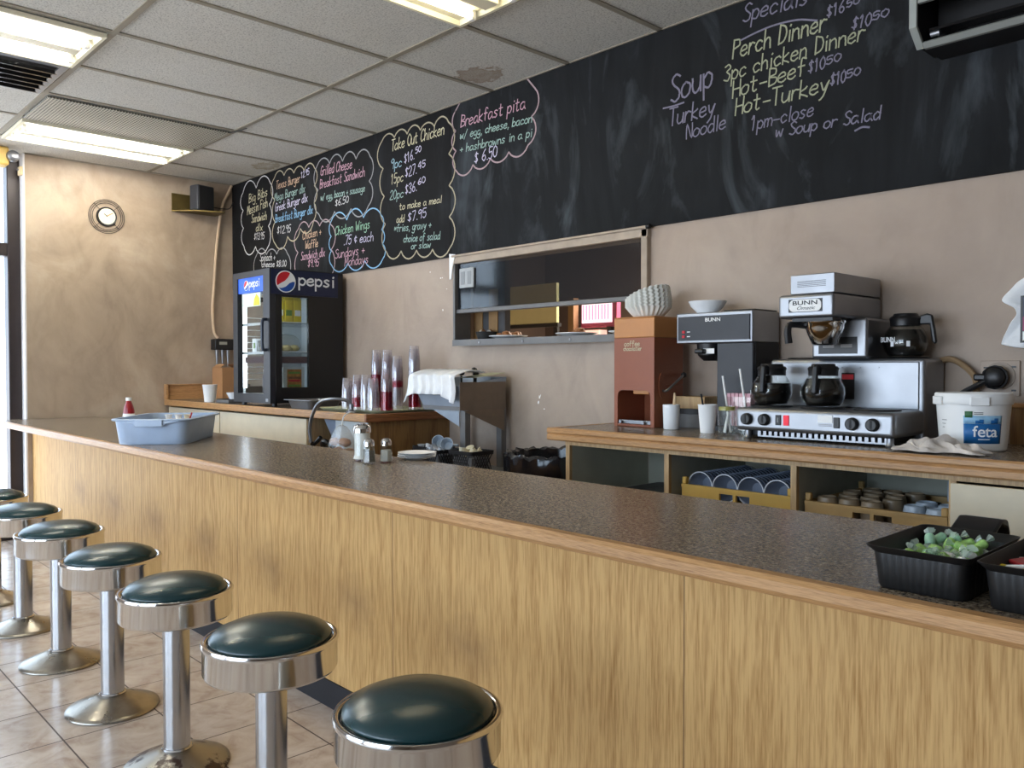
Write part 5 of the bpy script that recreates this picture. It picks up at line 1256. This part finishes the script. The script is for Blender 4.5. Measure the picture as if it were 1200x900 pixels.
# carafes
CAR = {}
def carafe(loc, rz, label, fill, name_txt=None):
    t = thing('coffee_carafe', label, 'coffee pot', loc, rz, 'glass coffee pots on the steel machine')
    prof = [(.050, .0005), (.060, .004), (.073, .025), (.079, .050), (.077, .072), (.064, .098), (.050, .117), (.047, .128)]
    MB().lathe([(0, .0005)]+prof+[(.045, .128), (.048, .116), (.062, .097), (.075, .071), (.077, .05), (.071, .026), (.058, .006), (0, .003)], 40).build('bowl', m_cglass, t)
    cp = [(r-.0035, max(z, .0045)) for r, z in prof if z < fill]
    MB().lathe([(0, .0045)]+cp+[(cp[-1][0]-.001, fill), (0, fill)], 40).build('coffee', m_coffee, t)
    MB().lathe([(.0505, .115), (.053, .115), (.053, .132), (.056, .142), (.050, .150), (.044, .15), (.045, .129), (.0485, .118)], 36, close=True).build('neck_band', m_black, t)
    MB().lathe([(0, .140), (.0435, .140), (.0435, .154), (.040, .160), (0, .160)], 30).build('lid', m_black, t)
    MB().prism([(.048, .118), (.048, .150), (.075, .158), (.092, .152), (.104, .085), (.108, .052), (.100, .045), (.092, .055), (.083, .118)], -.010, .010).build('handle', m_black, t, bev=.005)
    q = MB()
    for a0 in (2.4, 3.4):
        for k in range(3): q.box(-.082, -.0795, -.012+.024*(a0 > 3)-.008, -.012+.024*(a0 > 3)+.008, .040+.008*k, .043+.008*k)
    if name_txt: font('bowl_lettering', name_txt, .026, m_logo_white, t, (.0795*math.cos(-2.15), .0795*math.sin(-2.15), .062), (PI/2, 0, -2.15+PI/2), off=.0003)
    for s_ in (-1.9, -1.2): MB().box(-.006, .006, -.0006, .0006, -.010, .010).build('bowl_mark', m_logo_white, t, (.0796*math.cos(s_-.0), .0796*math.sin(s_-.0), .047)).rotation_euler = (0, 0, s_+PI/2)
    return t
carafe((5.463, -.33, ZT+.1255), -1.42, 'glass coffee pot two-thirds full on left front burner', .085)
carafe((5.673, -.33, ZT+.1255), -1.42, 'glass coffee pot nearly full on middle front burner', .105)
carafe((5.885, -.115, ZT+.3105), .12, 'full glass coffee pot on upper right burner, handle to the right', .100, 'BUNN')

# feta bucket and rag
t = thing('food_bucket', 'white lidded bucket with blue feta label on right counter', 'bucket', (6.178, -.30, ZT+.001))
MB().lathe([(0, 0), (.094, 0), (.098, .004), (.110, .150), (0, .150)], 48).build('bucket', m_white, t)
MB().lathe([(0, .1505), (.114, .1505), (.1155, .153), (.1155, .182), (.112, .187), (.104, .185), (.10, .181), (0, .181)], 48).build('lid', m_white, t)
for a in (-2.35, -1.1): 
    c_, s_ = math.cos(a), math.sin(a)
    MB().box(-.028, .028, -.004, .004, .148, .176).build('lid_tab', m_white, t, (.117*c_, .117*s_, 0), bev=.003).rotation_euler = (0, 0, a+PI/2)
MB().tube([(.112*math.cos(a), .112*math.sin(a), .135-.012*math.sin((a+2.4)/1.9*PI)) for a in [-2.4+.1*k for k in range(1)]]+[(.1165, 0, .14), (.1165, .02, .14)], .002, 5).build('bail', m_ss, t) if False else None
def wrap(a0, a1, z0, z1, lift, m, nm):
    q = MB(); rows = []
    for k in range(17):
        a = a0+(a1-a0)*k/16; row = []
        for z in (z0, z1):
            r = .098+.012*(z-.004)/.146+lift; row.append(q.b.verts.new((r*math.cos(a), r*math.sin(a), z)))
        rows.append(row)
    for A, B in zip(rows, rows[1:]): q.b.faces.new((A[0], B[0], B[1], A[1]))
    o = q.build(nm, m, t); d = o.modifiers.new('thick', 'SOLIDIFY'); d.thickness = .0008; return o
A0, A1 = -1.52, -.42
m_feta_blue = mat('label_blue', (28, 104, 168), .45, var=.06, vs=30)
m_feta_sky = mat('label_sky', (150, 196, 226), .45, var=.12, vs=40)
wrap(A0, A1, .026, .090, .0012, m_feta_blue, 'label_lower')
wrap(A0, A1, .0905, .116, .0012, m_feta_sky, 'label_sky')
wrap(A0+.04, A0+.24, .110, .130, .0022, mat('label_crest', (60, 110, 70), .5, var=.3, vs=80), 'label_crest')
for z in (.126, .121): wrap(A0+.28, A0+.52, z-.0012, z+.001, .0014, m_ss_dark, 'label_print')
for a_, h_ in ((.38, .101), (.48, .104), (.9, .108), (.8, .102)): wrap(A0+a_-.06, A0+a_+.06, .0907, h_, .0022, m_feta_blue, 'label_cow' if a_ < .6 else 'label_hill')
am = A0+.56
for i, ch in enumerate('feta'):
    a = am+(-.255+.175*i); r_ = .1085
    font('label_lettering', ch, .050, m_logo_white, t, (r_*math.cos(a), r_*math.sin(a), .064), (PI/2, 0, a+PI/2), off=.0004)
wrap(am-.16, am+.18,   .0385, .0415, .0022, m_logo_white, 'label_print')
for k in range(3): wrap(-2.25, -2.05-.05*k, .098-.012*k, .0995-.012*k, .0012, m_ss_dark, 'side_print')
def rag_fn(u, v):
    x = -.135+.27*u; y = -.055+.11*v
    e = math.sin(PI*u)**.5*math.sin(PI*v)**.7
    h = .006+e*(.026+.012*math.sin(u*9+v*4)*math.sin(v*7+1)+.009*math.sin(u*23-v*9)+.006*math.sin(u*37+v*15)+.02*math.exp(-((u-.55)/.10)**2))
    return (x+.014*math.sin(v*11+u*3), y+.016*math.sin(u*13), max(.005, h))
o = MB().sheet(48, 22, rag_fn, .004).build('kitchen_rag', m_rag, None, sub=1); o.location = (6.15, -.505, ZT+.001); o.rotation_euler = (0, 0, .12)
tag(o, 'crumpled off-white rag lying in front of the white bucket', 'rag')
# cloth and poster at right edge
def hang_fn(u, v):
    xl = [-.02, -.06, -.075, -.09, -.10, -.055, -.05, -.075, -.09, -.105, -.11]
    k = min(9, int(v*10)); l_ = xl[k]+(xl[k+1]-xl[k])*(v*10-k)
    x = l_+(.15-l_)*u; z = .205-.235*v+.012*math.sin(u*6+v*3)
    return (x+.004*math.sin(v*9), -.016-.02*abs(math.sin(u*8+v*3))-.018*math.exp(-((v-.42)/.12)**2)*(1-u), z)
o = MB().sheet(26, 22, hang_fn, .006).build('hanging_cloth', m_towel, None, sub=1); o.location = (6.285, -.004, 1.425)
tag(o, 'white cloth hanging on the back wall at right edge', 'cloth')
t = thing('small_poster', 'small dark and magenta framed card hung over white cloth', 'card', (6.322, -.09, 1.44))
MB().box(-.065, .12, -.006, 0, -.04, .12).build('card', m_black, t)
MB().box(-.057, .112, -.0085, -.0065, .05, .112).build('upper_print', mat('dark_blue_print', (44, 46, 66), .5), t)
MB().box(-.057, .112, -.0085, -.0065, .0, .048).build('magenta_print', mat('magenta_print', (150, 40, 90), .5), t)
MB().box(-.057, .112, -.0085, -.0065, -.032, -.002).build('white_print', m_white, t)
MB().cyl(.004, 0, .056, 8, (.02, 0, .115), 'Y').build('hook', m_ss, t) if False else MB().box(.016, .024, .0, .086, .112, .118).build('hook', m_ss, t)

# ---------------------------------------------------------------- things on the lunch counter
CT = .9255
t = thing('bus_tub', 'grey-blue plastic bus tub near the far end of lunch counter', 'tub', (2.58, -1.57, CT), math.radians(52))
w_, l_ = .39, .60
MB().loft([rrect(w_-.05, l_-.05, .05, 0), rrect(w_-.045, l_-.045, .055, .004), rrect(w_-.016, l_-.016, .06, .118), rrect(w_+.014, l_+.014, .07, .121), rrect(w_+.02, l_+.02, .07, .127), rrect(w_+.014, l_+.014, .07, .131), rrect(w_-.02, l_-.02, .058, .131), rrect(w_-.055, l_-.055, .05, .008)]).build('tub', m_tub, t, ang=50)
for s_ in (-1, 1):
    y = s_*(l_/2)
    MB().prism([(-.155, .121), (-.08, .106), (-.072, .095), (.072, .095), (.08, .106), (.155, .121)], min(y, y+s_*.010), max(y, y+s_*.010)).build('handle_skirt', m_tub, t, bev=.003)
    MB().box(-.068, .068, min(y+s_*.0105, y+s_*.019), max(y+s_*.0105, y+s_*.019), .092, .128).build('handle', m_tub, t, bev=.004)
o = MB().box(-.012, .05, -.03, .03, 0, .012).build('tub_contents', m_white)
bpy.data.objects.remove(o)
t0 = None
for k, (dx_, dy_, m, l) in enumerate(((-.05, .165, m_white, 'white creamer tub on rubble in bus tub, left'), (.0, .175, m_white, 'white creamer tub in bus tub, middle'), (.05, .175, m_crm2, 'yellowish creamer tub in bus tub, right'))):
    ca, sa = math.cos(math.radians(52)), math.sin(math.radians(52))
    x, y = 2.58+dx_*ca-dy_*sa, -1.57+dx_*sa+dy_*ca
    t = thing('creamer_cup', l.replace('on rubble in bus tub, left', 'in bus tub, left'), 'creamer', (x, y, CT+.104))
    MB().lathe([(0, 0), (.014, 0), (.019, .02), (.022, .022), (.022, .024), (0, .024)], 14).build('tub', m, t)
x, y = 2.58-.01*ca-.165*sa, -1.57-.01*sa+.165*ca
o = MB().loft([rrect(.20, .14, .03, 0), rrect(.22, .16, .04, .05), rrect(.18, .12, .04, .085), rrect(.17, .11, .04, .094)]).build('folded_cloth', m_rag); o.location = (x, y, CT+.0085); o.rotation_euler = (0, 0, math.radians(52)); tag(o, 'bundled cloth inside the bus tub below the creamers', 'cloth')
o = MB().tube([(0, 0, 0), (.05, .02, .03), (.10, .03, .035)], .004, 6, 4).build('red_straw', m_logo_red); o.location = (2.50, -1.42, CT+.106); o.rotation_euler = (0, 0, -.6); tag(o, 'bent red straw poking from the bus tub', 'straw')
t = thing('ketchup_bottle', 'red ketchup bottle with white cap behind the bus tub', 'bottle', (1.10, -1.28, CT))
MB().lathe([(0, 0), (.038, 0), (.041, .006), (.041, .05), (.036, .07), (.037, .09), (.029, .125), (.017, .155), (.015, .16), (0, .16)], 12).build('bottle', m_red, t, ang=25)
MB().cyl(.019, .1605, .183, 16).build('cap', m_white, t)
MB().lathe([(.0405, .052), (.0418, .052), (.0380, .072), (.0368, .072)], 12, close=True).build('label', m_white, t)
t = thing('sugar_shaker', 'tall glass sugar shaker with chrome lid on lunch counter', 'shaker', (4.165, -1.368, CT))
MB().lathe([(0, 0), (.040, 0), (.042, .004), (.041, .012), (.036, .022), (.0345, .03), (.0345, .125), (.033, .132), (.031, .132), (.0325, .03), (.034, .02), (.038, .010), (0, .008)], 32).build('jar', m_cglass, t)
MB().lathe([(0, .0085), (.036, .0105), (.0325, .022), (.0318, .03), (.0318, .122), (0, .120)], 28).build('sugar', m_sugar, t)
MB().lathe([(.0352, .118), (.0375, .119), (.0375, .134), (.035, .143), (.030, .150), (.018, .154), (0, .155), (0, .152), (.03, .147), (.0352, .134)], 32).build('lid', m_chrome, t)
MB().box(-.012, .014, -.008, .008, .1555, .159).build('pour_flap', m_chrome, t, bev=.001)
def shaker(loc, label, m, rz=.2):
    t = thing('spice_shaker', label, 'shaker', loc, rz, 'salt and pepper pair')
    n = 8
    MB().lathe([(0, 0), (.026, 0), (.0275, .004), (.025, .045), (.021, .066), (.0185, .074), (.016, .074), (.0195, .064), (.0232, .045), (.025, .006), (0, .005)], n).build('jar', m_cglass, t, ang=20)
    MB().lathe([(0, .0055), (.024, .007), (.0222, .044), (.021, .052), (0, .052)], n).build('filling', m, t, ang=20)
    MB().lathe([(.019, .070), (.022, .0705), (.022, .088), (.018, .096), (.008, .100), (0, .1005), (0, .098), (.016, .093), (.019, .086)], 24).build('lid', m_chrome, t)
shaker((4.262, -1.398, CT), 'short glass pepper shaker directly beside the sugar shaker', m_pepper)
shaker((4.282, -1.328, CT), 'short glass salt shaker right of the pepper shaker', m_salt, .4)
for k in range(3):
    o = MB().lathe([(0, 0), (.045, 0), (.05, .003), (.082, .010), (.083, .012), (.08, .0125), (.05, .007), (0, .005)], 36).build('saucer', m_porc); o.location = (4.255+.002*k, -1.152, CT+.0085*k)
    tag(o, ['bottom', 'middle', 'top'][k]+' white saucer of the small stack behind the salt shaker', 'plate', 'white saucers stacked on the lunch counter')
# black trays with candies
m_traybk = mat('black_tray_plastic', (11, 11, 12), .5, var=.1)
def ribbed_tray(loc, label):
    t = thing('ribbed_tray', label, 'tray', loc, 0, 'black ribbed plastic trays on the lunch counter')
    m = MB(); wi, le, h = .165, .262, .078
    def lp(f, z, rib, ins=0):
        base = rrect(wi*f-ins*2, le*f-ins*2, .018, z, 4)
        out = []
        for i in range(len(base)):
            a, b_ = Vector(base[i]), Vector(base[(i+1) % len(base)]); d = (b_-a).length; n = 40 if d > .06 else 2
            for k in range(n):
                p = a.lerp(b_, k/n); nrm = Vector((b_-a)).cross(Vector((0, 0, 1))).normalized() if d > .06 else Vector((0, 0, 0))
                out.append(tuple(p+nrm*(rib*.6*(1 if k % 4 < 2 else 0))))
        return out
    m.loft([lp(.88, 0, 0), lp(.90, .005, .0022), lp(.96, .060, .0022), lp(.965, .064, 0), lp(1.06, h-.003, 0), lp(1.075, h, 0), lp(1.05, h, 0), lp(.955, .064, 0, .002), lp(.88, .008, 0, .002)])
    m.build('tray', m_traybk, t, ang=30)
    MB().prism([(le*.53, h-.002), (le*.53+.05, h+.018), (le*.53+.085, h+.014), (le*.53+.10, h-.012), (le*.53+.095, h-.03), (le*.53+.085, h-.004), (le*.53+.05, h+.008), (le*.53, h-.012)], -.04, .04, 'YZ').build('handle', m_black, t, bev=.004)
    return t
ribbed_tray((6.578, -1.690, CT), 'black ribbed tray full of green and white wrapped mints')
ribbed_tray((6.762, -1.695, CT), 'black ribbed tray of mixed packets cut by right edge')
MCOL = {'green': mat('green_candy_wrap', (172, 216, 122), .3, var=.3, vs=70), 'white': mat('white_candy_wrap', (240, 247, 242), .25, var=.12, vs=60), 'mint': mat('mint_candy_wrap', (176, 222, 190), .3, var=.2, vs=60)}
m_twist = clear('candy_wrap_ends', (246, 252, 246), .6, .2, (226, 242, 228), .3)
cd = {}
def mint(loc, k, rot):
    lab = {'green': 'green wrapped mint heaped in the left black tray', 'white': 'white wrapped mint heaped in the left black tray', 'mint': 'pale mint-green wrapped candy heaped in the left black tray'}[k]
    if k not in cd:
        t = thing('wrapped_mint', lab, 'candy', loc, 0, k+' wrapped mints in the left tray'); cd[k] = t; t.rotation_euler = rot
        MB().lathe([(0, -.0135), (.006, -.0132), (.0088, -.010), (.0095, 0), (.0088, .010), (.006, .0132), (0, .0135)], 14, axis='X').build('candy', MCOL[k], t)
        for s_ in (-1, 1):
            L_ = [[(s_*x, r*math.cos(2*PI*q/12)*(1+.25*math.sin(3*q)), r*.55*math.sin(2*PI*q/12)*(1+.25*math.cos(2*q))) for q in range(12)] for x, r in ((.0130, .0045), (.0155, .0035), (.022, .009), (.027, .0105))]
            MB().loft(L_, (True, True)).build('wrapper_twist', m_twist, t)
        return t
    return dup(cd[k], loc, None, lab, rot)
rr = random.Random(5)
# a heap that the topmost mints lie on
n_ = 0
for layer, (z, ny, nx) in enumerate(((.018, 7, 4), (.034, 7, 4), (.050, 6, 4))):
    for j in range(ny):
        for i in range(nx):
            fx = -.041+.082*i/(nx-1); fy = -.082+.164*j/(ny-1)
            k = 'green' if rr.random() < (.55 if fy < .03 else .2) else ('white' if rr.random() < .6 else 'mint')
            mint((6.578+fx+rr.uniform(-.006, .006), -1.690+fy+rr.uniform(-.006, .006), CT+z+rr.uniform(-.003, .006)+(.010 if layer == 2 and fy > .02 else 0)), k, (rr.uniform(-.8, .8), rr.uniform(-.8, .8), rr.uniform(0, 6.3)))
pk = {'yellow': (mat('yellow_packet', (222, 190, 40), .4), 'yellow-topped jam packet'), 'red': (mat('red_packet', (190, 50, 54), .4), 'red jam packet'), 'brown': (mat('brown_packet', (150, 112, 84), .5), 'brown sugar packet'), 'white': (mat('white_packet', (214, 206, 194), .5), 'white sugar packet')}
for j in range(5):
    for i in range(3):
        k = ['brown', 'white', 'red', 'yellow'][(j*3+i*2) % 4]
        o = MB().box(-.026, .026, -.018, .018, -.004, .004).build('condiment_packet', pk[k][0], None, bev=.003)
        o.location = (6.762-.048+.048*i, -1.695-.09+.045*j, CT+.052+.003*((i+j) % 3)); o.rotation_euler = (rr.uniform(-.4, .4), rr.uniform(-.4, .4), rr.uniform(0, 6))
        tag(o, '%s lying %s in the right black tray' % (pk[k][1], ['nearest the front', 'just behind the front', 'in the middle', 'towards the back', 'at the back'][j]+', '+['left', 'centre', 'right'][i]), 'packet', 'packets in the right black tray')
o = MB().loft([rrect(.125, .21, .03, 0), rrect(.132, .22, .03, .036), rrect(.12, .2, .03, .043)]).build('packet_pile', mat('packet_pile_paper', (168, 146, 124), .7, var=.4, vs=40)); o.location = (6.762, -1.695, CT+.0085); tag(o, 'mixed packets packed flat in the bottom of right tray', 'packets', None, 'stuff')
o = MB().tube([(0, 0, 0), (.05, -.02, .012)], .0035, 6).build('wooden_stirrer', m_white); o.location = (6.70, -1.76, CT+.062); tag(o, 'white stick lying across front left of the right black tray', 'stirrer')
